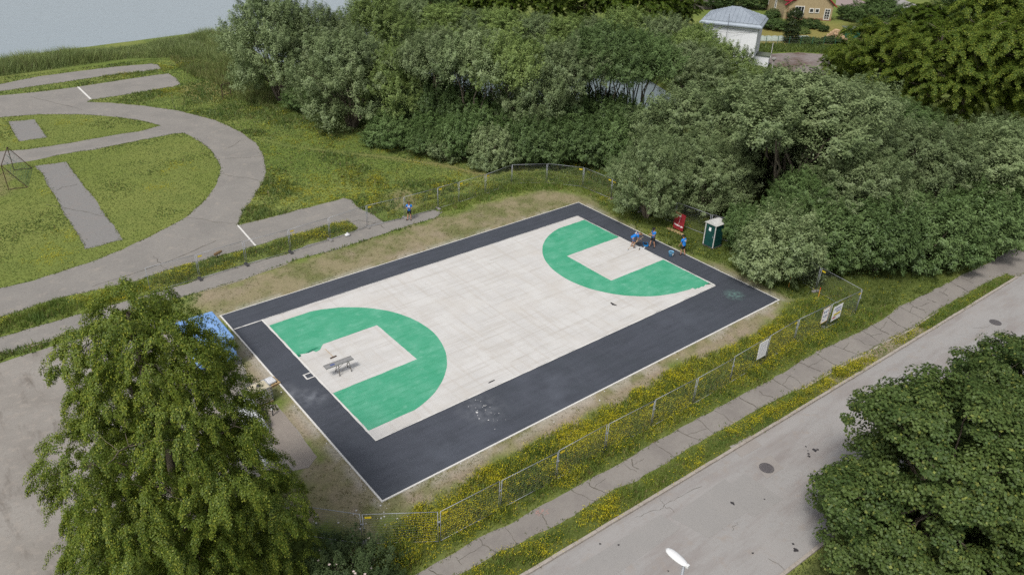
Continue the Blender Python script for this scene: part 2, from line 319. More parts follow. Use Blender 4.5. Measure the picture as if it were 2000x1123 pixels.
# ------------------------------------------------------------------ plan of the place (outlines in metres on the ground)
PATH_OUT = GP([(-150,200),(0,187),(75,180),(152,170),(224,159),(284,150),(329,144),(344,153),(352,165),(337,170),(262,183),(209,191),(180,195),(170,200),(210,201),(280,207),(350,217),(420,235),(470,258),(500,280),(515,305),(520,335),(516,352),(500,378),(478,408),(464,440),(516,428),(580,411),(660,391),(672,387),(686,391),(698,404),(724,417),(750,434),(790,425),(847,410),(864,414),(850,427),(832,431),(773,449),(752,457),(717,468),(660,486),(580,507),(538,522),(474,546),(397,568),(200,626),(101,662),(0,690),(-150,735)])
STRIP = GP([(-145,694),(0,659),(101,629),(365,554),(400,541),(480,516),(560,496),(600,478),(640,468),(693,452),(700,445),(680,433),(650,436),(620,446),(560,463),(499,480),(470,490),(400,507),(335,525),(270,548),(105,584),(0,619),(-145,656)])
D2 = GP([(359,260),(368,264),(393,279),(411,292),(423,310),(431,325),(430,340),(421,363),(404,389),(374,415),(363,425),(322,447),(277,470),(239,487),(180,511),(112,533),(56,550),(0,563),(-145,602),(-145,352),(0,324),(22,320),(67,314),(123,301),(187,292),(262,277),(337,262)])
D1 = GP([(312,246),(277,236),(224,229),(161,224),(75,224),(0,230),(-145,245),(-145,325),(0,296),(56,292),(142,279),(206,267),(277,256)])
PATCH1 = GP([(15,238),(67,234),(77,247),(92,269),(62,273),(37,277),(26,258)])
PATCH2 = GP([(67,325),(129,316),(138,329),(161,359),(183,385),(202,415),(221,440),(239,468),(200,478),(168,487),(157,466),(138,436),(121,410),(108,385),(94,363),(86,344),(77,333)])
TOPPATH = GP([(-150,198),(0,165),(75,150),(150,140),(224,131),(296,125),(308,127),(316,135),(299,138),(224,146),(150,157),(75,168),(0,179),(-150,212)])
WALK_UP = GP([(2300,330),(2120,420),(2000,473),(1952,500),(1923,518),(1889,532),(1837,560),(1784,586),(1758,597),(1724,623),(1687,644),(1649,662),(1597,687),(1552,713),(1500,746),(1438,776),(1352,823),(1277,864),(1202,909),(1127,950),(1063,982),(1015,1013),(940,1047),(852,1098),(810,1120),(690,1185),(560,1250)])
WALK_LO = GP([(640,1290),(790,1185),(880,1130),(940,1098),(977,1077),(1034,1051),(1120,1006),(1198,957),(1232,944),(1295,909),(1333,883),(1426,830),(1460,811),(1500,788),(1515,780),(1567,758),(1649,709),(1687,690),(1724,668),(1777,642),(1833,604),(1874,582),(1926,552),(1964,535),(1986,541)])
KERB = GP([(1986,543),(1945,567),(1900,597),(1851,623),(1814,649),(1758,679),(1717,706),(1664,735),(1627,760),(1582,791),(1500,840),(1456,868),(1408,894),(1363,920),(1314,946),(1258,984),(1202,1017),(1150,1047),(1105,1077),(1034,1115),(900,1195),(760,1285)])
kx = np.array([p[0] for p in KERB]); ky = np.array([p[1] for p in KERB])
kfit = np.polyfit(kx, ky, 2)
def kerb_y(x): return np.polyval(kfit, np.clip(x, -45, 36))
KERB = [(float(x), float(kerb_y(x))) for x in np.linspace(36, -45, 60)]
ROADW = 6.75
def near_kerb(x): return kerb_y(x)-ROADW-0.012*(x+4)*0
WALK = WALK_UP + WALK_LO + GP([(2020,525),(2300,395)])
ROAD = [(x, y) for x, y in KERB] + [(-45, float(near_kerb(-45)))] + [(float(x), float(near_kerb(x))) for x in np.linspace(-44, 60, 60)] + GP([(2300,395),(2020,525)])
LOT = GP([(-150,752),(0,709),(101,676),(300,622),(420,628),(470,700),(509,790),(540,788),(567,823),(592,859),(619,892),(602,913),(579,918),(480,962),(400,1000),(250,1090),(140,1128),(60,1220),(-200,1300)])
LX0, LX1, LY0, LY1 = -14.32, 14.32, -7.5, 7.5
OX0, OX1, OY0, OY1 = -16.34, 16.41, -11.58, 9.63
COURT = [(OX0, OY0), (OX1, OY0), (OX1, OY1), (OX0, OY1)]
DRY = GP([(397,569),(474,547),(538,523),(580,508),(660,488),(717,470),(752,460),(773,452),(850,430),(930,404),(1000,386),(1060,374),(1110,372),(1150,386),(1190,420),(1300,478),(1420,520),(1540,583),(1500,640),(1423,676),(1352,700),(1258,750),(1179,793),(1090,841),(1015,880),(940,917),(870,960),(807,993),(762,1022),(720,1040),(690,1044),(627,1027),(560,1036),(520,1010),(560,950),(600,925),(622,895),(590,850),(540,788),(500,760),(440,640),(380,600)])
MEADOW = GP([(1540,590),(1500,640),(1423,676),(1352,700),(1258,750),(1179,793),(1090,841),(1015,880),(940,917),(870,960),(807,993),(762,1022),(700,1062),(560,1120),(520,1200)]) + list(reversed(WALK_UP[8:])) + GP([(1690,600),(1640,560)])
VERGE = [p for p in WALK_LO] + KERB[2:]
WORN_VERGE = GP([(1690,690),(1724,668),(1777,642),(1800,640),(1760,675),(1700,712),(1650,742),(1600,765),(1640,725)])
RIGHTGRASS = GP([(1110,372),(1150,388),(1200,425),(1300,478),(1420,520),(1540,583),(1640,640),(1700,655),(1790,600),(1850,570),(1960,515),(2100,450),(1700,330),(1200,300),(1060,330)])
WATER = GP([(-500,215),(-200,150),(0,120),(100,106),(200,93),(300,80),(390,68),(440,70),(480,84),(520,118),(600,138),(740,166),(830,182),(900,196),(1000,214),(1100,230),(1180,242),(1250,250),(1330,254),(1330,196),(1240,140),(1150,126),(1050,112),(900,97),(800,84),(745,55),(762,20),(800,-25),(900,-70)], -.6)
WATER += [(float(G(1000,-150)[0]), float(G(1000,-150)[1])), (-80, 520), (-420, 420), (-300, 120)]
REED = GP([(-300,180),(-100,150),(0,126),(40,120),(90,112),(150,102),(240,94),(300,85),(370,73),(420,68),(462,78),(490,100),(500,130),(470,138),(400,122),(330,114),(250,116),(150,130),(60,143),(0,151),(-300,210)])
TALL = GP([(330,112),(470,130),(520,170),(540,215),(480,200),(420,165),(360,140)])
TRAIL = GP([(470,262),(560,285),(650,297),(760,308),(860,322),(950,343)])
BARE = GP([(755,392),(790,372),(815,376),(808,400),(775,408)])
BARE2 = GP([(-40,345),(0,343),(7,355),(9,372),(-5,378),(-60,375)])
GARDEN = GP([(1470,62),(1500,52),(1540,50),(1640,48),(1660,60),(1650,88),(1560,88),(1470,88)])
PADF = GP([(1502,106),(1560,103),(1618,107),(1630,120),(1612,147),(1575,145),(1530,139),(1498,124)])
LAWN_SE = GP([(400,1000),(480,962),(560,1036),(690,1044),(720,1070),(800,1120),(700,1200),(200,1200),(140,1128),(250,1090)])

def paved(x, y, pad=0.0):
    r = inpoly(x, y, PATH_OUT)
    for h in (STRIP, D1, D2): r &= ~inpoly(x, y, h)
    for p in (PATCH1, PATCH2, TOPPATH, WALK, ROAD, LOT): r |= inpoly(x, y, p)
    r |= (x > OX0-.06) & (x < OX1+.06) & (y > OY0-.06) & (y < OY1+.06)
    return r
def yellowness(x, y):
    """density of yellow meadow flowers, 0..1, at (x, y)"""
    n = fbm(x*.35, y*.35, 5, 3); n2 = fbm(x*.9, y*.9, 9, 3)
    v = np.zeros(np.shape(x))
    mead = inpoly(x, y, MEADOW); v = np.where(mead, smooth(.36, .68, n*.6+n2*.4)*smooth(22, 8, x)*smooth(-17.4, -15.0, y)*smooth(-24, -15, x)*.85+.16*smooth(22, 10, x)+.04, v)
    ver = inpoly(x, y, VERGE); v = np.where(ver, smooth(.42, .62, n*.6+n2*.4)*smooth(30, 12, x)*1.1+.05, v)
    st = inpoly(x, y, STRIP) & (x > -22); v = np.where(st, smooth(.42, .66, n)*.8+.05, v)
    gen = (y > 15) & ~mead & ~st
    v = np.where(gen & ~(inpoly(x, y, D1) | inpoly(x, y, D2)), smooth(.60, .74, n)*.45*smooth(75, 40, y)+.012, v)
    for px, py, rr in ((345, 328, 2.6), (310, 365, 1.8), (150, 470, 3.0), (90, 500, 2.5), (330, 130, 3.5), (230, 148, 3), (330, 182, 3), (20, 245, 2), (20, 275, 2), (130, 238, 2), (160, 240, 1.5), (600, 385, 3.5), (690, 372, 4), (640, 390, 3), (740, 355, 3), (820, 388, 2.5), (880, 365, 3), (720, 395, 2), (1187, 397, 1.6), (90, 375, 1.0)):
        c = G(px, py); d = np.hypot((x-c[0]), (y-c[1])*.8)
        v = np.maximum(v, smooth(rr*1.0, rr*.2, d)*smooth(.36, .6, n2)*.95)
    return np.clip(v, 0, 1)

def ground_rgb(x, y):
    n1 = fbm(x*.12, y*.12, 1, 4); n2 = fbm(x*.7, y*.7, 2, 4); n3 = fbm(x*2.3, y*2.3, 3, 3)
    A = np.array([.112, .152, .034]); B = np.array([.165, .190, .054]); C = np.array([.073, .115, .028])
    t = smooth(.35, .65, n1*.6+n2*.4)[..., None]
    c = A*(1-t)+B*t
    t = smooth(.5, .72, n2)[..., None]*.6; c = c*(1-t)+C*t
    # mown D lawns are a bit lighter and olive
    lawn = (inpoly(x, y, D2) | inpoly(x, y, D1))[..., None]*.55
    c = c*(1-lawn)+np.array([.146, .170, .044])*lawn
    # meadow soil
    md = (smooth(-.3, .5, sdf(x, y, MEADOW))+smooth(-.2, .2, sdf(x, y, VERGE)))[..., None]; md = np.clip(md, 0, 1)*.8
    c = c*(1-md)+np.array([.06, .075, .018])*md
    # worn ground round the court
    d = smooth(-.6, .6, sdf(x, y, DRY)+(n2-.5)*2.2+(n3-.5)*.8)
    dn = smooth(.36, .66, fbm(x*.55, y*.55, 31, 4)*.6+n3*.4)
    dc = np.array([.215, .187, .113])*(1-dn[..., None]) + np.array([.131, .138, .057])*dn[..., None]
    soil = smooth(.56, .72, fbm(x*.4, y*.4, 44, 4))*.8
    edge = smooth(2.6, .3, np.maximum.reduce([OX0-x, x-OX1, OY0-y, y-OY1]))
    south = smooth(-11.2, -12.4, y)*smooth(-15.3, -13.6, y)
    west = smooth(-15.5, -17.5, x)*smooth(14, 4, y)
    soil = np.clip(soil*.7 + south*smooth(.42, .6, n2)*.8 + west*smooth(.38, .6, n2)*.85, 0, 1)[..., None]
    dc = dc*(1-soil)+np.array([.24, .198, .145])*soil
    wd = (smooth(.9, .1, np.maximum.reduce([OX0-x, x-OX1, OY0-y, y-OY1]))*smooth(.45, .6, n2+.12*(x < OX0)))[..., None]*.55
    dc = dc*(1-wd)+np.array([.36, .345, .31])*wd
    c = c*(1-d[..., None])+dc*d[..., None]
    # verge bare patches and path edges
    w = (smooth(-.5, .4, sdf(x, y, WORN_VERGE)+(n2-.5)*1.4)*.9)[..., None]; c = c*(1-w)+np.array([.235, .196, .145])*w
    for P, k in ((TRAIL, .75),):
        w = (smooth(.95, .15, polydist(x, y, P, False)+(n2-.5)*.8)*k*smooth(-5, 20, x))[..., None]; c = c*(1-w)+np.array([.19, .155, .075])*w
    for P in (BARE, BARE2):
        w = (smooth(-1.2, .6, sdf(x, y, P)+(n2-.5)*2.5)*.85)[..., None]; c = c*(1-w)+np.array([.175, .155, .078])*w
    bs = (smooth(6.5, 1, np.hypot(x-G(425, 176)[0], y-G(425, 176)[1])+(n2-.5)*6)*.7)[..., None]; c = c*(1-bs)+np.array([.24, .19, .085])*bs
    w = (smooth(-2, 1, sdf(x, y, GARDEN))*.85)[..., None]; c = c*(1-w)+np.array([.20, .17, .055])*w
    w = (smooth(-1, .5, sdf(x, y, LAWN_SE))*.9)[..., None]; c = c*(1-w)+np.array([.06, .082, .018])*w  # shade of the linden painted into the lawn colour
    # ground under the willows on the right, their shade put into its colour
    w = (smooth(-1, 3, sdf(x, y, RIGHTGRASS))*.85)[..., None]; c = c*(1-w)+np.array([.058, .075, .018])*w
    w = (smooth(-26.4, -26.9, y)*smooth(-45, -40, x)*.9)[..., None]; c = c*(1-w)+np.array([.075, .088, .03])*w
    w = (smooth(-1, 2, sdf(x, y, REED))*.9)[..., None]; c = c*(1-w)+np.array([.08, .105, .035])*w
    return c

# ------------------------------------------------------------------ ground, water
def axis(lo, hi, step, far):
    a = list(np.arange(lo, hi+1e-6, step)); s = step
    v = hi
    while v < far: s *= 1.35; v += s; a.append(v)
    s = step; v = lo
    while v > -far: s *= 1.35; v -= s; a.insert(0, v)
    return np.array(a)
gx = axis(-44, 80, .38, 1200); gy = axis(-36, 120, .38, 1200)
XX, YY = np.meshgrid(gx, gy); nx, ny = len(gx), len(gy)
dw = sdf(XX, YY, WATER)
ZZ = -1.9*smooth(-1.2, 2.0, dw)
V = np.stack([XX.ravel(), YY.ravel(), ZZ.ravel()], 1)
i = np.arange(nx*ny).reshape(ny, nx)
F = np.stack([i[:-1, :-1], i[:-1, 1:], i[1:, 1:], i[1:, :-1]], -1).reshape(-1, 4)
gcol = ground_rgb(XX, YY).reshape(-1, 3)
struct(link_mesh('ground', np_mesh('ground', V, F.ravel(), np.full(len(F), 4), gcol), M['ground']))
wv = [(-900, -60, -.6), (900, -60, -.6), (900, 1100, -.6), (-900, 1100, -.6)]
struct(link_mesh('water', np_mesh('water', wv, [0, 1, 2, 3], [4]), M['water']))

def resample(poly, step, jit, seed, closed=True):
    out = []; n = len(poly)
    for k in range(n if closed else n-1):
        a = np.array(poly[k]); b = np.array(poly[(k+1) % n]); L = np.hypot(*(b-a)); m = max(1, int(L/step))
        for j in range(m): out.append(a+(b-a)*j/m)
    if not closed: out.append(np.array(poly[-1]))
    out = np.array(out)
    if jit:
        out[:, 0] += (fbm(out[:, 0]*1.7, out[:, 1]*1.7, seed, 3)-.5)*2*jit
        out[:, 1] += (fbm(out[:, 0]*1.7, out[:, 1]*1.7, seed+50, 3)-.5)*2*jit
    return [tuple(p) for p in out]
def sheet(name, polys, z, m, step=.5, jit=.0, seed=1, as_struct=True):
    rs = [resample(p, step, jit, seed+i*7) for i, p in enumerate(polys)]
    tris = tessellate_polygon([[Vector((x, y, 0)) for x, y in p] for p in rs])
    V = [(x, y, z) for p in rs for x, y in p]
    V = np.array(V); T = np.array(tris)
    a = V[T[:, 0]]; b = V[T[:, 1]]; c = V[T[:, 2]]
    fl = ((b-a)[:, 0]*(c-a)[:, 1]-(b-a)[:, 1]*(c-a)[:, 0]) < 0
    T[fl] = T[fl][:, ::-1]
    o = link_mesh(name, np_mesh(name, V, T.ravel(), np.full(len(T), 3)), m)
    return struct(o) if as_struct else o
def multi_sheet(name, polys, z, m):
    V = []; F = []; Sz = []; zi = []
    for p in polys:
        t = tessellate_polygon([[Vector((x, y, 0)) for x, y in p]])
        b = len(V); V += [(x, y, z+.0007*(len(zi))) for x, y in p]; zi.append(1)
        for q in t:
            a0, b0, c0 = (np.array(p[k]) for k in q)
            q = list(q)
            if (b0-a0)[0]*(c0-a0)[1]-(b0-a0)[1]*(c0-a0)[0] < 0: q.reverse()
            F += [b+k for k in q]; Sz.append(3)
    return struct(link_mesh(name, np_mesh(name, V, F, Sz), m))
def ribbon(pts, w):
    pts = [np.array(p, float) for p in pts]; Lp = []; Rp = []
    for k, p in enumerate(pts):
        t = pts[min(k+1, len(pts)-1)]-pts[max(k-1, 0)]; t = t/(np.hypot(*t)+1e-9); n = np.array([-t[1], t[0]])
        ww = (w[k] if isinstance(w, (list, tuple)) else w)/2
        Lp.append(tuple(p+n*ww)); Rp.append(tuple(p-n*ww))
    return Lp+Rp[::-1]
def blob(cx, cy, r, seed, n=12, sx=1, sy=1, rough=.35):
    rr = np.random.default_rng(seed)
    ph = rr.uniform(0, 6.28, 3); am = rr.uniform(0, rough, 3)
    return [(cx+sx*r*math.cos(a)*(1+sum(am[j]*math.sin((j+2)*a+ph[j]) for j in range(3))/1.5), cy+sy*r*math.sin(a)*(1+sum(am[j]*math.sin((j+2)*a+ph[j]) for j in range(3))/1.5)) for a in np.linspace(0, 2*math.pi, n, endpoint=False)]

sheet('path', [PATH_OUT, STRIP, D1, D2], .006, M['path'], .45, .16, 3)
sheet('path', [PATCH1], .006, M['patch'], .4, .14, 4)
sheet('path', [PATCH2], .006, M['patch'], .4, .16, 5)
sheet('path', [TOPPATH], .006, M['path'], .5, .18, 6)
sheet('parking_lot', [LOT], .006, M['lot'], .6, .18, 8)
sheet('sidewalk', [WALK], .006, M['walk'], .4, .13, 9)
sheet('pavement', [GP([(538,791),(567,823),(592,859),(619,892),(602,913),(579,918),(540,880),(495,800)])], .011, M['pad'], .3, .04, 10)
struct(sheet('pavement', [PADF], .006, M['pad_moss'], .8, .3, 12))
sheet('road', [ROAD], .004, M['road'], 1.0, .0, 11)
# a dip for the road is not needed: the kerb stands above both
def strip_prism(name, pts, w, z0, z1, m, gap=None, seglen=None):
    b = MB(); rr = random.Random(3)
    if seglen:
        pts = resample(pts, seglen, 0, 0, closed=False)
    for a, c in zip(pts, pts[1:]):
        a = np.array(a); c = np.array(c); t = c-a; L = np.hypot(*t)
        if L < .05: continue
        ang = math.atan2(t[1], t[0]); dz = rr.uniform(-.02, .015) if seglen else 0
        mid = (a+c)/2
        b.box((mid[0], mid[1], (z0+z1)/2+dz), (L-(gap or 0), w, z1-z0), RZ(ang), .012 if seglen else 0)
    return struct(b.obj(name, m))
strip_prism('kerb', KERB[1:], .17, -.05, .125, M['kerb'], .02, 1.0)
strip_prism('kerb', [(float(x), float(near_kerb(x))) for x in np.linspace(-45, 60, 50)], .17, -.05, .12, M['kerb'], .02, 1.0)
strip_prism('path_edging', GP([(397,569),(440,557),(474,547),(505,535),(538,524),(562,516)]), .06, -.05, .04, M['kerb'], .01, 1.2)
strip_prism('path_edging', GP([(0,693),(60,677),(110,662)]), .08, -.05, .05, M['kerb'], .01, 1.2)
strip_prism('path_edging', GP([(1567,760),(1649,712),(1687,693),(1724,671),(1777,645),(1833,607)]), .12, -.05, .03, M['kerb'], .03, 1.1)

# ------------------------------------------------------------------ court
CT = .045
b = MB(); b.prism(COURT, -.2, CT); struct(b.obj('court_paving', M['dark']))
b = MB(); kw = .09
for (c, d) in (((0+(OX0+OX1)/2, OY0-kw/2, 0), (OX1-OX0+2*kw, kw, .12)), (((OX0+OX1)/2, OY1+kw/2-.01, 0), (OX1-OX0+2*kw, kw-.03, .115)), ((OX0-kw/2, (OY0+OY1)/2, 0), (kw, OY1-OY0, .118)), ((OX1+kw/2-.01, (OY0+OY1)/2, 0), (kw-.03, OY1-OY0, .116))):
    b.box(c, d)
struct(b.obj('court_edging', M['line']))
WC = resample([(LX0, LY0), (LX1, LY0), (LX1, LY1), (LX0, LY1)], .35, .035, 77)
sheet('court_paint', [WC], CT+.004, M['white_court'], .5, 0)
def arc_end(sgn):
    bx = LX0 if sgn > 0 else LX1
    cx = bx+sgn*1.575; R = 6.75; ys = 6.6; xs = math.sqrt(R*R-ys*ys)
    P = [(bx+sgn*.03, ys), (cx+sgn*xs, ys)]
    a0 = math.asin(ys/R)
    for k in range(1, 48):
        a = a0-2*a0*k/48; P.append((cx+sgn*R*math.cos(a), R*math.sin(a)))
    P += [(cx+sgn*xs, -ys)]
    return P, bx, ys
P, bx, ys = arc_end(1)
torn = GP([(580,694),(592,691),(603,689),(611,685),(617,687),(625,683),(628,677),(632,674)], CT)
P1 = P + [(bx+.03, -6.6), (bx+.03, -2.45), (bx+5.8, -2.45), (bx+5.8, 2.45)] + [(float(G(632,673,CT)[0]), 2.5)] + torn[::-1][1:-1] + [(bx+.03, 2.4)]
sheet('court_paint', [P1], CT+.008, M['green'], .25, .03, 21)
P, bx, ys = arc_end(-1)
rag = GP([(1394,558),(1386,553),(1378,556),(1374,560),(1366,559),(1358,565),(1352,562),(1346,566)], CT)
P2 = [p for p in P[:-1]] + rag[::-1] + [(bx-.03, -6.1), (bx-.03, -2.45), (bx-5.8, -2.45), (bx-5.8, 2.45), (bx-.03, 2.45)]
sheet('court_paint', [P2], CT+.008, M['green'], .25, .03, 22)
multi_sheet('court_paint', [ribbon(GP([(597,690),(606,686),(614,682),(622,679)], CT), [.03, .16, .18, .05]), blob(*G2(583, 695, CT), .16, 4)], CT+.012, M['wet_green'])
multi_sheet('court_paint', [ribbon(GP([(1344,566),(1352,560),(1362,561),(1372,555),(1384,552)], CT), [.1, .3, .35, .3, .1])], CT+.012, M['green'])
lines = []
def wob(a, c, w, n=30, s=0):
    pts = [(a[0]+(c[0]-a[0])*k/n, a[1]+(c[1]-a[1])*k/n) for k in range(n+1)]
    return ribbon(pts, [w*(.65+.7*random.random()) for _ in pts])
lines.append(wob((LX0-.05, LY0-.05), (LX0-.05, LY1+.05), .12)); lines.append(wob((LX0-.1, LY0-.06), (LX1, LY0-.06), .08, 50))
lines.append(wob((LX1+.03, 2.6), (LX1+.03, -7.5), .09)); lines.append(wob((OX0+.05, LY1-.02), (LX0, LY1-.02), .09, 8))
lines.append(wob((LX0, LY1+.02), (LX1, LY1+.02), .05, 50)); lines.append(wob((LX1+.02, LY1), (LX1+.02, 2.6), .05, 20))
c = G(604, 734, CT); q = .25
for d in (-1, 1):
    lines.append(ribbon([(c[0]-q-.045, c[1]+d*q), (c[0]+q+.045, c[1]+d*q)], .09)); lines.append(ribbon([(c[0]+d*q, c[1]-q+.045), (c[0]+d*q, c[1]+q-.045)], .09))
multi_sheet('court_line', lines, CT+.016, M['line'])
multi_sheet('path_line', [ribbon(GP([(152,170),(177,194)]), .22), ribbon(GP([(464,440),(499,480)]), .14)], .012, M['line'])
drops = []
rr = np.random.default_rng(5)
for k in range(34):
    px = rr.normal(955, 20); py = 805+(px-955)*.35+rr.normal(0, 12); drops.append(blob(*G2(px, py, CT), rr.choice([.015, .025, .04, .07], p=[.5, .3, .15, .05]), 100+k, 8))
multi_sheet('paint_splash', drops, CT+.008, M['splat'])
def stain(m, c, r, col, k, sc):
    nt = m.node_tree; N = nt.nodes; L = nt.links; b = N['Principled BSDF']; old = b.inputs['Base Color'].links[0].from_socket
    tc = N.new('ShaderNodeTexCoord'); d = N.new('ShaderNodeVectorMath'); d.operation = 'DISTANCE'; d.inputs[1].default_value = (c[0], c[1], CT); L.new(tc.outputs['Object'], d.inputs[0])
    mr = N.new('ShaderNodeMapRange'); mr.inputs[1].default_value = r; mr.inputs[2].default_value = r*.1; L.new(d.outputs['Value'], mr.inputs[0])
    nz = N.new('ShaderNodeTexNoise'); nz.inputs['Scale'].default_value = sc; nz.inputs['Detail'].default_value = 6; L.new(tc.outputs['Object'], nz.inputs['Vector'])
    m2 = N.new('ShaderNodeMapRange'); m2.inputs[1].default_value = .35; m2.inputs[2].default_value = .7; m2.inputs[4].default_value = k; L.new(nz.outputs['Fac'], m2.inputs[0])
    mu = N.new('ShaderNodeMath'); mu.operation = 'MULTIPLY'; L.new(mr.outputs[0], mu.inputs[0]); L.new(m2.outputs[0], mu.inputs[1])
    mx = N.new('ShaderNodeMix'); mx.data_type = 'RGBA'; L.new(mu.outputs[0], mx.inputs['Factor']); L.new(old, mx.inputs['A']); mx.inputs['B'].default_value = (*col, 1); L.new(mx.outputs['Result'], b.inputs['Base Color'])
for px, py, r, col, k, sc in ((612,777,1.1,(.19,.205,.23),.65,2.2),(565,770,1.3,(.15,.16,.18),.7,1.4),(1434,576,.9,(.14,.26,.23),.8,4),(940,800,1.8,(.16,.17,.19),.6,2),(1085,760,4,(.09,.10,.125),.6,.7),(880,880,4,(.085,.095,.12),.6,.6),(1330,630,4,(.075,.085,.105),.6,.7),(640,700,2.5,(.09,.1,.12),.5,.8),(680,880,3,(.085,.095,.115),.6,.7)):
    stain(M['dark'], G(px, py, CT), r, col, k, sc)
multi_sheet('court_mark', [ribbon(GP([(1193,591),(1198,595),(1205,597)], CT), [.1, .22, .05]), blob(*G2(960, 745, CT), .12, 3, 8, 2.2, .5)], CT+.012, M['oil'])

# ------------------------------------------------------------------ road and sidewalk marks
def jag(a, c, n, amp, seed):
    rr = np.random.default_rng(seed); a = np.array(a); c = np.array(c); t = c-a; nn = np.array([-t[1], t[0]])/(np.hypot(*t)+1e-9)
    off = np.cumsum(rr.normal(0, amp, n+1)); off -= np.linspace(off[0], off[-1], n+1)*.7
    return [tuple(a+t*k/n+nn*off[k]) for k in range(n+1)]
wu = np.array(WALK_UP); wl = np.array(WALK_LO); wu = wu[np.argsort(wu[:, 0])]; wl = wl[np.argsort(wl[:, 0])]
cr = []
for k, x in enumerate(np.arange(-17, 32, 1.65)):
    x = x+random.uniform(-.5, .5)
    yu = np.interp(x, wu[:, 0], wu[:, 1]); yl = np.interp(x+.3, wl[:, 0], wl[:, 1])
    x2 = x+random.uniform(-.5, .5)
    f0, f1 = (0, 1) if random.random() < .65 else (random.uniform(0, .3), random.uniform(.6, 1))
    a = (x+(x2-x)*f0, yu+(yl-yu)*f0); c = (x+(x2-x)*f1, yu+(yl-yu)*f1)
    p = jag(a, c, 9, .045, k); wd = random.uniform(.018, .05)
    cr.append(ribbon(p, [wd*random.uniform(.4, 1.3) for _ in p]))
    if random.random() < .35:
        p2 = jag(p[4], (p[4][0]+random.uniform(.7, 1.6), p[4][1]+random.uniform(-.5, .3)), 7, .04, k+99); cr.append(ribbon(p2, [.02*random.uniform(.4, 1.2) for _ in p2]))
multi_sheet('sidewalk_crack', cr, .011, M['crack'])
cr = []
for (ax, ay, bx2, by2, s) in ((1300,985,1372,950,1),(1290,975,1318,1000,3),(1440,1020,1430,1035,4),(1630,1180,1500,1090,5),(1900,640,1945,628,8),(1240,1010,1300,985,9)):
    p = jag(G2(ax, ay), G2(bx2, by2), 14, .05, s); cr.append(ribbon(p, [.018*random.uniform(.3, 1.4) for _ in p]))
multi_sheet('road_crack', cr, .013, M['crack'])
cr = []
for (ax, ay, bx2, by2, s) in ((362,425,462,436,1),(440,310,516,305,2),(430,340,505,352,3),(330,180,340,215,4),(470,275,440,292,5),(560,470,700,430,6),(180,560,420,470,7),(90,400,210,425,8),(150,360,110,372,9),(700,430,752,445,10),(300,500,330,530,11),(60,190,160,215,12)):
    p = jag(G2(ax, ay), G2(bx2, by2), 16, .07, s+40); cr.append(ribbon(p, [.05*random.uniform(.2, 1.3) for _ in p]))
multi_sheet('path_crack', cr, .011, M['crack'])
def rect_px(l): return resample(GP(l), .5, .02, 3)
multi_sheet('road_patch', [rect_px([(1310,1010),(1415,935),(1480,985),(1385,1050)]), rect_px([(1100,1123),(1290,1005),(1330,1030),(1150,1160)]), rect_px([(1420,950),(1455,925),(1530,975),(1470,1010)])], .009, M['road_patch'])
M['road_light'] = mat('road_light_patch', (.345, .32, .302), .9, noise=[(.8, (1, 1, 1), (.31, .285, .268), .45, .7), (34, (1, 1, 1), (.26, .24, .22), .5, .8)], bump=(55, .25, .01))
multi_sheet('road_patch', [rect_px([(1474,905),(1505,888),(1530,914),(1497,935)]), rect_px([(1425,872),(1465,850),(1488,870),(1448,893)])], .014, M['road_light'])
sp = [(1574,872,.05),(1578,880,.04),(1579,886,.07),(1580,891,.08),(1591,879,.12),(1597,878,.07),(1430,982,.09),(1433,985,.05),(1554,1074,.12),(1549,1062,.06),(1208,1064,.05),(1305,1115,.04),(1470,1080,.05),(1172,1062,.05),(1493,975,.04)]
multi_sheet('oil_stain', [blob(*G2(x, y), r, 10+k) for k, (x, y, r) in enumerate(sp)], .014, M['oil'])
pk = []
for k in range(9):
    c = G2(1058+random.uniform(-9, 9), 1000+random.uniform(-5, 5)); pk.append(ribbon(jag((c[0]-.12, c[1]-.05), (c[0]+.14, c[1]+.09), 5, .05, k), .03))
multi_sheet('chalk_mark', pk, .016, M['chalk'])
for k, (px, py, lab) in enumerate(((1497, 914, 'round iron manhole cover in a pale square patch of the road'), (1944, 630, 'round iron manhole cover further up the road by the maple crown'))):
    c = G2(px, py); t = tag(empty('manhole_cover', (c[0], c[1], .012)), lab, 'manhole cover', 'manhole covers in the road')
    b = MB(); b.lathe([(.33, 0), (.33, .012), (.31, .016)], n=28)
    for j in range(-4, 5): b.box((0, j*.06, .019), (2*math.sqrt(max(.02, .085-(j*.06)**2)), .02, .008))
    b.obj('cover', M['manhole'], t)
    b = MB(); n = 28
    for j in range(n):
        a = (j+.5)*2*math.pi/n; b.box((.365*math.cos(a), .365*math.sin(a), .006), (.05, .088, .014), RZ(a))
    b.obj('rim', M['manhole'], t)

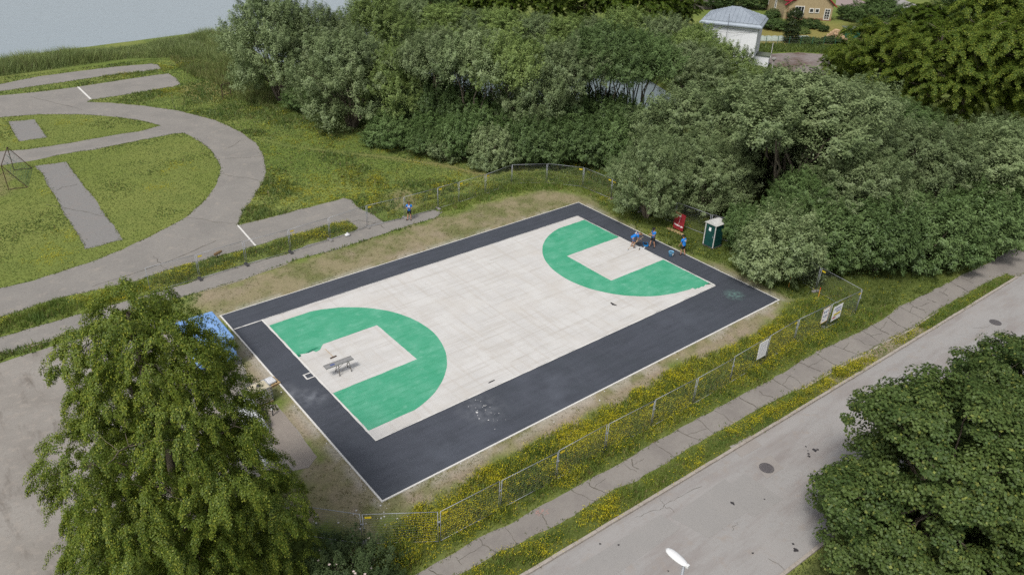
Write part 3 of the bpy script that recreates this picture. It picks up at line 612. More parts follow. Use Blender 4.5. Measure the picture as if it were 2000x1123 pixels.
# ------------------------------------------------------------------ grass, flowers, reeds
def blades(name, x, y, h, w, rgb, per=3, lean=.5, z0=0.0, label=None, spread=.5, parent_kind='stuff'):
    """per triangles at every (x, y); h, w arrays; rgb Nx3"""
    n = len(x)
    if n == 0: return None
    X = np.repeat(x, per); Y = np.repeat(y, per); H = np.repeat(h, per)*RNG.uniform(.6, 1.15, n*per); Wd = np.repeat(w, per)*RNG.uniform(.7, 1.3, n*per)
    C = np.repeat(rgb, per, 0)*RNG.uniform(.78, 1.22, (n*per, 1))
    sp = np.repeat(h, per)*spread
    X = X+RNG.normal(0, 1, n*per)*sp*.5; Y = Y+RNG.normal(0, 1, n*per)*sp*.5
    a = RNG.uniform(0, 2*np.pi, n*per); la = RNG.uniform(0, 2*np.pi, n*per); ll = RNG.uniform(.1, 1, n*per)*lean*H
    dx, dy = np.cos(a)*Wd/2, np.sin(a)*Wd/2
    V = np.empty((n*per, 3, 3))
    V[:, 0] = np.stack([X-dx, Y-dy, np.full(n*per, z0-.01)], 1); V[:, 1] = np.stack([X+dx, Y+dy, np.full(n*per, z0-.01)], 1)
    V[:, 2] = np.stack([X+np.cos(la)*ll, Y+np.sin(la)*ll, z0+H], 1)
    me = np_mesh(name, V.reshape(-1, 3), np.arange(n*per*3), np.full(n*per, 3), np.repeat(C, 3, 0))
    o = link_mesh(name, me, M['grass']); o['kind'] = 'stuff'; o['label'] = label or name; return o
def scatter(poly, dens):
    p = np.array(poly); x0, y0 = p.min(0); x1, y1 = p.max(0); n = int((x1-x0)*(y1-y0)*dens)
    x = RNG.uniform(x0, x1, n); y = RNG.uniform(y0, y1, n); k = inpoly(x, y, poly); return x[k], y[k]
def gcols(x, y, A, B, s):
    t = smooth(.3, .7, fbm(x*.5, y*.5, s, 3)*.6+fbm(x*2, y*2, s+5, 2)*.4)[:, None]; return np.array(A)*(1-t)+np.array(B)*t
def cut(x, y, *conds):
    k = np.ones(len(x), bool)
    for c in conds: k &= c
    return k
# tall meadow between court and sidewalk, verge and path strip
def meadow(poly, dens, hmin, hmax, name, label, seed, inset=.08, ex=None):
    x, y = scatter(poly, dens); s = sdf(x, y, poly)
    hn = fbm(x*.8, y*.8, seed, 3)
    k = (s > inset*RNG.random(len(x))*2-.12) & ~((x > OX0-.1) & (x < OX1+.1) & (y > OY0-.1) & (y < OY1+.1))
    x, y, s, hn = x[k], y[k], s[k], hn[k]
    thin = smooth(-.1, 1.0, s+(fbm(x*1.1, y*1.1, seed+3, 3)-.5)*1.4); k = RNG.random(len(x)) < .25+.75*thin; x, y, s, hn, thin = x[k], y[k], s[k], hn[k], thin[k]
    h = (hmin+(hmax-hmin)*smooth(.25, .75, hn))*(.45+.55*thin)
    c = gcols(x, y, (.180, .228, .044), (.108, .170, .036), seed)
    dry = RNG.random(len(x)) < .08; c[dry] = (.22, .19, .08)
    yv = yellowness(x, y)
    c = c*(1-.45*yv[:, None])+np.array((.25, .235, .024))*.45*yv[:, None]
    blades(name, x, y, h, np.full(len(x), .05)*(.7+h), c, 3, .8, 0, label)
    flowers(x, y, h, yv, .55, name)
FL = []
def flowers(x, y, h, yv, k, name):
    m = RNG.random(len(x)) < yv*k
    x, y, h = x[m], y[m], h[m]; n = len(x)
    if n == 0: return
    per = 6
    X = np.repeat(x, per)+RNG.normal(0, .09, n*per); Y = np.repeat(y, per)+RNG.normal(0, .09, n*per); Z = np.repeat(h, per)*RNG.uniform(.75, 1.12, n*per)+.02
    r = RNG.uniform(.009, .022, n*per); a = RNG.uniform(0, 2*np.pi, n*per)
    nr = RNG.normal(0, .35, (n*per, 2))
    cor = []
    for j in range(4):
        b = a+j*np.pi/2; cor.append(np.stack([X+r*np.cos(b), Y+r*np.sin(b), Z+r*(np.cos(b)*nr[:, 0]+np.sin(b)*nr[:, 1])], 1))
    FL.append(np.stack(cor, 1))
meadow(MEADOW, 150, .22, .58, 'meadow_grass', 'tall green meadow grass full of small yellow flowers along the fence', 61)
meadow(VERGE, 170, .16, .42, 'verge_grass', 'yellow flowering grass on the narrow verge beside the kerb', 62)
meadow([p for p in STRIP if p[0] > -34], 110, .18, .45, 'strip_grass', 'long flowering grass in the strip between the two paths', 63)
# tall grass rim between mown worn lawn and the fence at the back
BACK = GP([(724,421),(758,434),(847,412),(864,415),(853,428),(880,424),(930,405),(1000,386),(1060,373),(1110,371),(1150,386),(1190,420),(1240,448),(1215,380),(1140,345),(1067,335),(997,335),(943,358),(884,378),(791,408)])
meadow(BACK, 75, .15, .42, 'fence_side_grass', 'rough tall grass along the back fence', 64)
# all other lawns: sparse short tufts over the whole visible ground
x, y = scatter(GP([(-60,160),(330,112),(520,120),(760,160),(1000,200),(1260,250),(1300,420),(1060,372),(900,420),(520,640),(-60,760)]), 42)
k = ~paved(x, y) & ~inpoly(x, y, STRIP) & ~inpoly(x, y, BACK) & ~inpoly(x, y, REED) & ~inpoly(x, y, DRY) & (RNG.random(len(x)) < .55+.45*smooth(-15, 40, -np.abs(y-30)+40))
k &= (polydist(x, y, TRAIL, False) > .35*RNG.random(len(x))) & (RNG.random(len(x)) > .8*smooth(-1.2, .8, sdf(x, y, BARE)+(fbm(x*.7, y*.7, 2, 4)-.5)*2.5))
x, y = x[k], y[k]; mown = inpoly(x, y, D1) | inpoly(x, y, D2)
tn = fbm(x*.25, y*.25, 71, 3); h = np.where(mown, .05+.05*smooth(.5, .7, tn), .10+.22*smooth(.38, .7, tn))
c = gcols(x, y, (.136, .184, .048), (.096, .148, .037), 72); yv = yellowness(x, y)
fm = RNG.random(len(x)) < .1; c[fm] = (.20, .18, .07)
c = c*(1-.45*yv[:, None])+np.array((.26, .24, .026))*.45*yv[:, None]
blades('lawn_grass', x, y, h, .045+.06*h+.02, c, 3, .9, 0, 'short green grass over the park lawns')
flowers(x, y, h, yv, .62, 'lawn')
# sparse tufts on the worn ground
x, y = scatter(DRY, 26); n2 = fbm(x*.55, y*.55, 31, 4)*.6+fbm(x*2.3, y*2.3, 3, 3)*.4
k = ~paved(x, y) & (RNG.random(len(x)) < .12+1.0*smooth(.42, .64, n2)); x, y = x[k], y[k]
c = gcols(x, y, (.185, .185, .07), (.135, .155, .05), 81); d = RNG.random(len(x)) < .4; c[d] = (.24, .205, .11)
blades('worn_grass', x, y, np.full(len(x), .07), np.full(len(x), .055), c, 3, 1.2, 0, 'thin dry grass round the court', 1.2)
# grass with tree shade put into its colour, on the right and lower left
x, y = scatter(RIGHTGRASS, 42); k = ~paved(x, y) & ~inpoly(x, y, DRY) & ~inpoly(x, y, MEADOW) & ~inpoly(x, y, BACK) & (sdf(x, y, WALK) < -.0); x, y = x[k], y[k]
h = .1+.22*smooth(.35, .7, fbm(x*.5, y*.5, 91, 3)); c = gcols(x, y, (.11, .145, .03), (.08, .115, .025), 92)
blades('shade_grass', x, y, h, np.full(len(x), .06), c, 3, .9, 0, 'grass under the willows on the right, coloured dark for their shade')
flowers(x, y, h, np.where(x < 26, .10, .02)*np.ones(len(x)), .5, 'right')
x, y = scatter(LAWN_SE, 120); k = ~paved(x, y) & (sdf(x, y, WALK) < 0); x, y = x[k], y[k]
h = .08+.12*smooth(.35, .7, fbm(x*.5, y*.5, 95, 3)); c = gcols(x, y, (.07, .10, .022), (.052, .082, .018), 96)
blades('corner_grass', x, y, h, np.full(len(x), .035), c, 3, .9, 0, 'lawn beneath the linden, coloured dark for its shade')
# pale dry tufts on the near kerb strip under the maple
NEARV = [(-40, -26.6-.2), (30, -27.2), (30, -29.0), (-40, -29.0)]
x, y = scatter([(-30, near_kerb(-30)-.12)]+[(float(v), float(near_kerb(v))-.12) for v in range(-28, 31, 2)]+[(30, -40), (-30, -40)], 60)
k = ~((y > -32.6) & (y < -30.4)); x, y = x[k], y[k]
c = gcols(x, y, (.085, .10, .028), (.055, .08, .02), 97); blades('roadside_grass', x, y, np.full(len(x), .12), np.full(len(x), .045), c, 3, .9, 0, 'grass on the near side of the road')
struct(sheet('sidewalk', [[(-40, -32.6), (40, -32.6), (40, -30.4), (-40, -30.4)]], .006, M['walk'], 1, .03, 13))
# reeds and tall grass by the lake
x, y = scatter(REED, 30); dwv = sdf(x, y, WATER); sh = sdf(x, y, REED); hn = fbm(x*.22, y*.22, 101, 3)
h = (.75+1.05*smooth(.25, .7, hn))*smooth(-.4, 1.6, sh)+.2
c = gcols(x, y, (.235, .285, .10), (.17, .225, .08), 102); d = RNG.random(len(x)) < .1; c[d] = (.16, .15, .07)
blades('reeds', x, y, h, np.full(len(x), .085), c, 4, .8, -.25, 'tall reeds lining the lake shore', .25)
x, y = scatter(TALL, 40); h = .35+.65*smooth(.35, .65, fbm(x*.2, y*.2, 104, 3)); c = gcols(x, y, (.19, .22, .07), (.13, .175, .05), 105); d = RNG.random(len(x)) < .12; c[d] = (.2, .17, .08)
blades('tall_grass', x, y, h, np.full(len(x), .08), c, 3, .6, 0, 'tall grass between the reeds and the willows', .4)
# ragged tufts creeping over the path edges
ex = []; ey = []
for P in (PATH_OUT, D1, D2, STRIP, PATCH1, PATCH2, TOPPATH, WALK):
    for px_, py_ in resample(P, .07, 0, 0):
        if abs(px_) < 60 and abs(py_) < 120 and random.random() < .75: d = abs(random.gauss(0, .10)) if random.random() < .85 else random.uniform(0, .4); a = random.uniform(0, 6.28); ex.append(px_+d*math.cos(a)); ey.append(py_+d*math.sin(a))
x = np.array(ex); y = np.array(ey); k = fbm(x*.6, y*.6, 120, 3) > .36; k &= ~((x > OX0) & (x < OX1) & (y > OY0) & (y < OY1)); x, y = x[k], y[k]
c = gcols(x, y, (.13, .165, .038), (.085, .125, .03), 121); d = RNG.random(len(x)) < .15; c[d] = (.21, .19, .08)
blades('edge_grass', x, y, np.full(len(x), .10), np.full(len(x), .05), c, 3, 1.0, 0, 'ragged grass creeping over the path edges', .8)
# far grass bank by the pad and garden
BANK = GP([(1474,88),(1560,88),(1640,92),(1650,108),(1618,106),(1560,102),(1500,104),(1474,106)])
x, y = scatter(BANK, 14); c = gcols(x, y, (.12, .16, .035), (.08, .12, .028), 107)
blades('bank_grass', x, y, np.full(len(x), .5), np.full(len(x), .2), c, 3, .7, 0, 'lush green weeds behind the mossy pad')
x, y = scatter(GP([(1455,140),(1498,124),(1530,139),(1575,145),(1630,150),(1600,175),(1460,190)]), 14); c = gcols(x, y, (.09, .12, .028), (.065, .095, .022), 108)
blades('bank_grass', x, y, np.full(len(x), .25), np.full(len(x), .14), c, 3, .8, 0, 'green grass in front of the mossy pad')
Q = np.concatenate(FL, 0); n = len(Q)
fc = np.array((.60, .545, .014))*RNG.uniform(.6, 1.2, (n, 1))*np.stack([np.ones(n), RNG.uniform(.85, 1.1, n), np.ones(n)], 1)
o = link_mesh('yellow_flowers', np_mesh('yellow_flowers', Q.reshape(-1, 3), np.arange(n*4), np.full(n, 4), np.repeat(fc, 4, 0)), M['grass']); o['kind'] = 'stuff'; o['label'] = 'small yellow flowers in the meadow'
print('flowers', n)
# white pebbles and litter specks on the worn ground
pv = []; pf = []; ps = []
b = MB()
for k in range(80):
    w = random.random()
    if w < .45: px, py = random.gauss(735, 60), random.gauss(1010, 18)
    elif w < .8: t = random.random(); px, py = 747+t*770+random.gauss(0, 8), 985-t*395+random.gauss(0, 8)
    else: t = random.random(); px, py = 520+t*225, 730+t*250+random.gauss(0, 6)
    p = G(px, py)
    if OX0-.12 < p[0] < OX1+.12 and OY0-.12 < p[1] < OY1+.12: continue
    r = random.choice([.015, .02, .03, .045]); b.box((p[0], p[1], r*.5), (r*2, r*1.5, r), RZ(random.random()*3), r*.3)
o = b.obj('pebbles', M['splat']); o['kind'] = 'stuff'; o['label'] = 'small white stones and paint chips on the worn ground'

# ------------------------------------------------------------------ trees
def unit(v): return v/(np.linalg.norm(v, axis=-1, keepdims=True)+1e-9)
LEAF = {
 'diamond': np.array([[0, 0, 0], [.42, .5, .06], [1, 0, 0], [.42, -.5, .06]]),
 'oval': np.array([[0, 0, 0], [.3, .5, .08], [.75, .36, .05], [1, 0, -.05], [.75, -.36, .05], [.3, -.5, .08]]),
 'maple': np.array([[0, 0, 0], [.02, .33, .03], [.33, .28, .0], [.42, .62, .06], [.60, .30, .02], [1, 0, -.04], [.60, -.30, .02], [.42, -.62, .06], [.33, -.28, .0], [.02, -.33, .03]]),
}
def leaves(P, Nrm, Ax, ln, wd, rgb, shape):
    T = LEAF[shape]; n = len(P); k = len(T)
    Nrm = unit(Nrm); Ax = unit(Ax-Nrm*np.sum(Ax*Nrm, 1, keepdims=True)); Sd = np.cross(Nrm, Ax)
    V = (P[:, None, :]+Ax[:, None, :]*(T[None, :, 0:1]*ln[:, None, None])+Sd[:, None, :]*(T[None, :, 1:2]*wd[:, None, None])+Nrm[:, None, :]*(T[None, :, 2:3]*ln[:, None, None]))
    if shape == 'maple':                               # fan of triangles from the base so that the star stays a star
        idx = [(0, j, j+1) for j in range(1, k-1)]
        I = np.array(idx); F = (np.arange(n)[:, None, None]*k+I[None]).reshape(-1, 3); return V.reshape(-1, 3), F.ravel(), np.full(len(F), 3), np.repeat(rgb, k, 0)
    F = np.arange(n*k); return V.reshape(-1, 3), F, np.full(n, k), np.repeat(rgb, k, 0)
def crown_mesh(name, seed, lobes, ncl, per, cr, ln, wd, colA, colB, shape='diamond', droop=.0, zmin=-.55, inner=.12, flat=.75, spread=.0, tipcol=None, tipk=.0, outw=.5, tight=.55, up=-.35, plume=0):
    rg = np.random.default_rng(seed); lobes = np.array(lobes, float)
    ar = (lobes[:, 3]*lobes[:, 4]+lobes[:, 3]*lobes[:, 5]+lobes[:, 4]*lobes[:, 5]); pr = ar/ar.sum()
    C = []; D = []
    while len(C) < ncl:
        L = lobes[rg.choice(len(lobes), p=pr)]; d = unit(rg.normal(size=3))
        if d[2] < zmin: continue
        rf = rg.uniform(.80, 1.04) if rg.random() > inner else rg.uniform(.3, .8)
        p = L[:3]+d*L[3:]*rf
        if p[2] < .35: continue
        q = (p-lobes[:, :3])/lobes[:, 3:]; ins = (np.sum(q*q, 1) < .5).sum()
        if ins and rg.random() < .8 and rf > .8: continue
        C.append(p); D.append(unit(d/L[3:]*L[3:].mean()))
    C = np.array(C); D = np.array(D)
    lt = rg.uniform(0, 1, len(lobes)); ctone = rg.uniform(0, 1, ncl)*.6+.4*lt[np.argmin(np.linalg.norm((C[:, None]-lobes[None, :, :3])/lobes[None, :, 3:], axis=2), 1)]; csz = rg.uniform(.55, 1.4, ncl)
    n = ncl*per; ci = np.repeat(np.arange(ncl), per)
    g = rg.normal(size=(n, 3)); g *= np.minimum(1, 1.75/np.linalg.norm(g, axis=1))[:, None]; g = g*np.array([1, 1, flat])*tight
    t = rg.random(n)
    off = g*(cr*csz[ci])[:, None]
    if droop > 0:
        az = np.stack([D[ci][:, 0], D[ci][:, 1], np.zeros(n)], 1); az = unit(az+rg.normal(size=(ncl, 3))[ci]*np.array([.3, .3, 0]))
        Lg = (cr*csz*2.0)[ci]
        off = g*(cr*.42)*(1.15-.6*t)[:, None]+az*(Lg*(t-.3)*.75)[:, None]+np.array([0, 0, 1.0])*(-droop*Lg*(t-.15)**2*1.2+.12*Lg*t)[:, None]
    if plume > 0:                                       # feathery sprays that taper to an outward and upward tip
        A = unit(D*.75+np.array([0, 0, .75])+rg.normal(size=(ncl, 3))*.33); Lg = plume*csz
        g2 = rg.normal(size=(n, 3)); g2 *= np.minimum(1, 1.8/np.linalg.norm(g2, axis=1))[:, None]
        tt = rg.random(n)**.8; off = A[ci]*((tt-.35)*Lg[ci])[:, None]+g2*(cr*.36*(1.15-tt)*csz[ci]**.5)[:, None]
    P = C[ci]+off; P[:, 2] = np.maximum(P[:, 2], .08)
    gd = unit(off+1e-6)
    Nn = unit(D[ci]*outw+gd*.45+np.array([0, 0, .55])+rg.normal(size=(n, 3))*.34)
    Ax = unit(gd*.6+rg.normal(size=(n, 3))*.7+np.array([0, 0, up])+D[ci]*.3+(A[ci]*.8 if plume > 0 else 0))
    tone = np.clip(ctone[ci]*.85+rg.random(n)*.4-.12, 0, 1)[:, None]
    c = np.array(colA)*(1-tone)+np.array(colB)*tone
    if tipcol is not None:
        k = (rg.random(n) < tipk*(.35+1.3*(t if droop > 0 else rg.random(n)))); c[k] = np.array(tipcol)*rg.uniform(.75, 1.2, (k.sum(), 1))
    c = c*rg.uniform(.85, 1.15, (n, 1))
    V, F, Sz, cc = leaves(P, Nn, Ax, ln*rg.uniform(.65, 1.3, n), wd*rg.uniform(.65, 1.3, n), c, shape)
    return np_mesh(name, V, F, Sz, cc), C
def tube_np(path, rad, n, V, F, Sz):
    path = np.array(path); k = len(path); base = len(V)
    for i in range(k):
        t = path[min(i+1, k-1)]-path[max(i-1, 0)]; t = t/(np.linalg.norm(t)+1e-9)
        a = np.array([0, 0, 1.0]) if abs(t[2]) < .9 else np.array([1.0, 0, 0]); u = np.cross(t, a); u /= np.linalg.norm(u); v = np.cross(t, u)
        for j in range(n): V.append(path[i]+(u*math.cos(j*2*math.pi/n)+v*math.sin(j*2*math.pi/n))*rad[i])
    for i in range(k-1):
        for j in range(n): F += [base+i*n+j, base+i*n+(j+1) % n, base+(i+1)*n+(j+1) % n, base+(i+1)*n+j]; Sz.append(4)
def curve(a, b, sag, k, rg, wob=.05):
    a = np.array(a); b = np.array(b); L = np.linalg.norm(b-a); m = (a+b)/2+np.array([0, 0, sag*L])
    t = np.linspace(0, 1, k)[:, None]; p = a*(1-t)**2+2*m*t*(1-t)+b*t*t; p[1:-1] += rg.normal(size=(k-2, 3))*wob*L*.3; return p
def trunk_mesh(name, seed, stems, C, lobes, r0, nb=40, twig=.02):
    """stems: list of (base xyz, top xyz); branches run from the stems to a sample of leaf clumps C"""
    rg = np.random.default_rng(seed); V = []; F = []; Sz = []; pts = []
    for a, b_, r in stems:
        p = curve(a, b_, .06, 9, rg, .06); rad = [r*(1.25 if i == 0 else 1)*(1-.72*i/8) for i in range(9)]
        tube_np(p, rad, 8, V, F, Sz); pts += [(p[i], rad[i]) for i in range(2, 9)]
    P = np.array([q[0] for q in pts])
    sel = rg.permutation(len(C))[:nb]
    for ci in sel:
        c = C[ci]; d = np.linalg.norm(P-c, axis=1)+np.maximum(0, P[:, 2]-c[2]+.3)*1.5; j = int(np.argmin(d)); rr = min(pts[j][1]*.55, twig*2.2+.012*np.linalg.norm(P[j]-c))
        p = curve(P[j], c, .08, 6, rg, .07); tube_np(p, [rr*(1-.82*i/5) for i in range(6)], 5, V, F, Sz)
    return np_mesh(name, np.array(V), F, Sz, None, True)
WA, WB = (.125, .178, .070), (.262, .322, .155)
def willow_proto(seed, H, R, low, n_l, ncl, per):
    """crown of upright feathery plumes"""
    rg = np.random.default_rng(seed); lobes = []; stems = []
    lobes.append((0, 0, H*(.60 if low else .74), R*.50, R*.50, H*(.30 if low else .20)))
    rings = ((1, .05, .84), (n_l-1, .40, .72), (n_l+2, .70, .56)) if low else ((1, .05, .86), (n_l-1, .42, .80), (n_l+1, .70, .72))
    for m, rf, zf in rings:
        ph = rg.uniform(0, 6.28)
        for k in range(m):
            a = ph+k*2*math.pi/m+rg.uniform(-.3, .3); rr = R*rf*rg.uniform(.85, 1.12); s = R*rg.uniform(.24, .34)
            lobes.append((rr*math.cos(a), rr*math.sin(a), H*zf*rg.uniform(.88, 1.06), s, s, H*rg.uniform(.13, .19)))
    if low:
        ph = rg.uniform(0, 6.28)
        for k in range(n_l+2):
            a = ph+k*2*math.pi/(n_l+2)+rg.uniform(-.3, .3); rr = R*rg.uniform(.60, .78); s = R*rg.uniform(.24, .32)
            lobes.append((rr*math.cos(a), rr*math.sin(a), H*rg.uniform(.16, .36), s, s, H*.15))
    for L in lobes[1:2+2*n_l]:
        a = math.atan2(L[1], L[0]); stems.append(((.25*math.cos(a), .25*math.sin(a), -.1), (L[0]*.9, L[1]*.9, L[2]+.05*H), .09+.04*rg.random()))
    cm, C = crown_mesh('crown', seed, lobes, ncl, per, .82, .20, .082, WA, WB, 'diamond', zmin=-.6 if low else -.45, inner=.12, outw=.6, up=.1, plume=1.75)
    tm = trunk_mesh('trunk', seed+1, stems, C, lobes, .2, 60)
    return cm, tm, H, R
def bush_proto(seed, H, R, ncl, per, cA, cB, ln=.2, wd=.09, droop=0):
    rg = np.random.default_rng(seed); lobes = [(0, 0, H*.5, R*.7, R*.7, H*.46)]; stems = []
    for k in range(6):
        a = k*math.pi/3+rg.uniform(-.4, .4); rr = R*rg.uniform(.4, .65); lobes.append((rr*math.cos(a), rr*math.sin(a), H*rg.uniform(.26, .6), R*rg.uniform(.3, .45), R*rg.uniform(.3, .45), H*rg.uniform(.22, .34)))
        stems.append(((.12*math.cos(a), .12*math.sin(a), -.05), (rr*math.cos(a)*.9, rr*math.sin(a)*.9, H*.62), .05))
    cm, C = crown_mesh('crown', seed, lobes, ncl, per, .5, ln, wd, cA, cB, 'diamond', zmin=-.8, plume=1.0)
    return cm, trunk_mesh('trunk', seed+1, stems, C, lobes, .05, 26, .008), H, R
def linden_lobes(rg, H, R, nl, z0=.12, wide=False):
    lobes = []
    for k in range(nl):
        f = (k+.5)/nl; z = H*(z0+(.95-z0)*f); prof = (math.sin(math.pi*min(1, (1-f)*1.04+.02)**.74)**.72 if not wide else min(1, (1-f)/.5)**.55*(.84+.16*min(1, f/.25)))
        m = max(1, int(7*prof))
        for j in range(m):
            a = j*2*math.pi/m+k*1.1+rg.uniform(-.3, .3); rr = R*prof*rg.uniform(.42, .66); s = R*rg.uniform(.26, .40)*(.55+.45*prof)
            lobes.append((rr*math.cos(a), rr*math.sin(a), z+rg.uniform(-.03, .03)*H, s, s, H*.10))
    lobes.append((0, 0, H*.88, R*.26, R*.26, H*.11)); lobes.append((0, 0, H*.76, R*.42, R*.42, H*.13)); lobes.append((0, 0, H*.55, R*.55, R*.55, H*.15)); return lobes
LA, LB, LT = (.080, .128, .018), (.168, .220, .032), (.28, .31, .045)
def linden_proto(seed, H, R, ncl, per, ln, wd, cr, nl=7, cols=(LA, LB, LT), tipk=.22, shape='diamond', droop=.75, wide=False):
    rg = np.random.default_rng(seed); lobes = linden_lobes(rg, H, R, nl, .04 if wide else .12, wide)
    cm, C = crown_mesh('crown', seed, lobes, ncl, per, cr, ln, wd, cols[0], cols[1], shape, droop=droop, zmin=-.45, inner=.2, tipcol=cols[2], tipk=tipk, outw=.6)
    stems = [((0, 0, -.1), (0, .1, H*.92), .30)]
    for k in range(16):
        a = k*2.4; z = H*(.15+.62*k/16); L = R*.72*math.sin(math.pi*min(.98, .25+.7*(1-k/16)));
        stems.append(((0, 0, z), (L*math.cos(a), L*math.sin(a), z+H*.09), .05))
    return cm, trunk_mesh('trunk', seed+1, stems, C, lobes, .3, 110, .014), H, R
def maple_proto(seed, H, R, ncl, per):
    rg = np.random.default_rng(seed); lobes = [(0, 0, H*.66, R*.70, R*.70, H*.30), (0, 0, H*.36, R*.78, R*.78, H*.24)]; stems = [((0, 0, -.1), (0, 0, H*.5), .2)]
    for k in range(36):
        a = k*2.4; z = H*rg.uniform(.14, .84); rr = R*(.72 if z < .62*H else .55)*rg.uniform(.8, 1.1); s = R*rg.uniform(.20, .30); lobes.append((rr*math.cos(a), rr*math.sin(a), z, s, s, H*.10))
        stems.append(((0, 0, H*rg.uniform(.22, .42)), (rr*math.cos(a), rr*math.sin(a), z), .07))
    for k in range(14):
        a = k*.449+.2; rr = R*rg.uniform(.5, .78); s = R*rg.uniform(.22, .32); lobes.append((rr*math.cos(a), rr*math.sin(a), H*rg.uniform(.07, .22), s, s, H*.09))
    cm, C = crown_mesh('crown', seed, lobes, ncl, per, .56, .112, .128, (.042, .078, .020), (.118, .165, .046), 'maple', zmin=-.6, inner=.16, flat=.42, tipcol=(.19, .22, .05), tipk=.05, outw=.4)
    return cm, trunk_mesh('trunk', seed+1, stems, C, lobes, .2, 120, .012), H, R

PROTO = {
 'w1': willow_proto(11, 11, 5.4, True, 6, 800, 125), 'w2': willow_proto(12, 11, 5.2, True, 7, 820, 125),
 'w3': willow_proto(13, 11, 4.4, False, 6, 520, 125), 'w4': willow_proto(14, 11, 4.6, False, 5, 480, 125),
 's1': bush_proto(21, 4, 3, 330, 100, WA, WB, .17, .075), 's2': bush_proto(22, 4, 2.8, 320, 100, WA, WB, .17, .075),
 'l1': linden_proto(31, 13, 4.8, 420, 300, .135, .085, .68), 'l2': linden_proto(32, 13, 4.6, 420, 300, .135, .085, .68),
}
_used = set()
def tree(kind, name, px, py, ytop, wpx, leafm, label, cat, group, rz=None, zoff=0, xy=None, h=None, wid=None):
    cm, tm, PH, PRd = PROTO[kind]
    if xy is None:
        b = G(px, py); xy = (b[0], b[1])
    h = h or height_for(xy, ytop); sz = h/PH
    if wid is None:
        dist = np.linalg.norm(np.array([xy[0], xy[1], h*.5])-CX); wid = wpx/FPX*dist
    sx = wid/2/PRd
    t = tag(empty(name, (xy[0], xy[1], zoff), random.uniform(0, 6.28) if rz is None else rz), label, cat, group)
    t.scale = (sx, sx, sz)
    c = bpy.data.objects.new('crown', cm); COL.objects.link(c); c.parent = t
    if not cm.materials: cm.materials.append(leafm)
    c.material_slots[0].link = 'OBJECT'; c.material_slots[0].material = leafm
    k = bpy.data.objects.new('trunk', tm); COL.objects.link(k); k.parent = t
    if not tm.materials: tm.materials.append(M['bark'])
    return t
ORD = ['first', 'second', 'third', 'fourth', 'fifth', 'sixth', 'seventh', 'eighth', 'ninth', 'tenth', 'eleventh', 'twelfth', 'thirteenth', 'fourteenth', 'fifteenth', 'sixteenth', 'seventeenth', 'eighteenth', 'nineteenth', 'twentieth', 'twenty-first', 'twenty-second', 'twenty-third', 'twenty-fourth', 'twenty-fifth']
g = 'willows on the lake side'
tree('w1', 'willow_tree', 548, 196, -30, 168, M['willow'], 'big grey green willow standing alone at the edge of the reeds', 'tree', g, 0.3)
tree('w2', 'willow_tree', 640, 190, 5, 165, M['willow'], 'tall willow squeezed behind the two front willows nearest the lake', 'tree', g, 1.3)
tree('w2', 'willow_tree', 690, 250, 52, 195, M['willow'], 'full willow with foliage to the lawn, second from the lake', 'tree', g, 2.2)
tree('w1', 'willow_tree', 735, 130, -20, 150, M['olive'], 'willow on the water edge behind the full lawn side willow', 'tree', g, 4.2)
g = 'willows in front of the water channel'
for k, (px, py, yt, w, kd) in enumerate(((785,256,82,140,'w1'),(855,266,62,155,'w4'),(925,274,66,165,'w4'),(992,280,74,150,'w3'),(1050,284,86,160,'w1'),(1112,276,80,145,'w3'),(1165,270,55,165,'w4'),(1232,262,66,150,'w3'))):
    tree(kd, 'willow_tree', px, py, yt, w, M['shadeleaf'] if k > 5 else M['willow'] if k % 3 else M['olive'], f'willow in the row before the water, {ORD[k]} from the left', 'tree', g)
g = 'willows on the far bank of the channel'
for k, (px, py, yt, w, kd) in enumerate(((800,88,-8,120,'w1'),(862,96,5,125,'w2'),(925,98,18,120,'w1'),(985,102,15,125,'w2'),(1045,108,26,115,'w1'),(1108,118,28,120,'w2'),(1165,128,30,110,'w1'),(1222,140,12,135,'w2'),(1285,150,25,130,'w1'),(1345,172,45,125,'w2'))):
    tree(kd, 'willow_tree', px, py, yt, w, M['olive'] if k % 2 else M['willow'], f'olive green willow on the far bank, {ORD[k]} from the left', 'tree', g)
tree('w1', 'willow_tree', 1395, 216, 78, 150, M['olive'], 'willow whose top overlaps the white tower', 'tree', g, 2.0)
tree('w4', 'willow_tree', 1330, 230, 90, 150, M['willow'], 'willow left of the one overlapping the white tower', 'tree', g, 1.0)
g = 'dark trees far behind the channel'
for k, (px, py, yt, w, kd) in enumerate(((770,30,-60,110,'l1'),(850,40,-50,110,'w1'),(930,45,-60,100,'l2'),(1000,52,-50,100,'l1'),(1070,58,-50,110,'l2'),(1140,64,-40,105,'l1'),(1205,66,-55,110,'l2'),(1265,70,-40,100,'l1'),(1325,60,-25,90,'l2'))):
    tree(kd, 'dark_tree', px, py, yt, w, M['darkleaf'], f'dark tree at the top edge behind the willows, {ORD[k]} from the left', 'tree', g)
g = 'bushes under the willows'
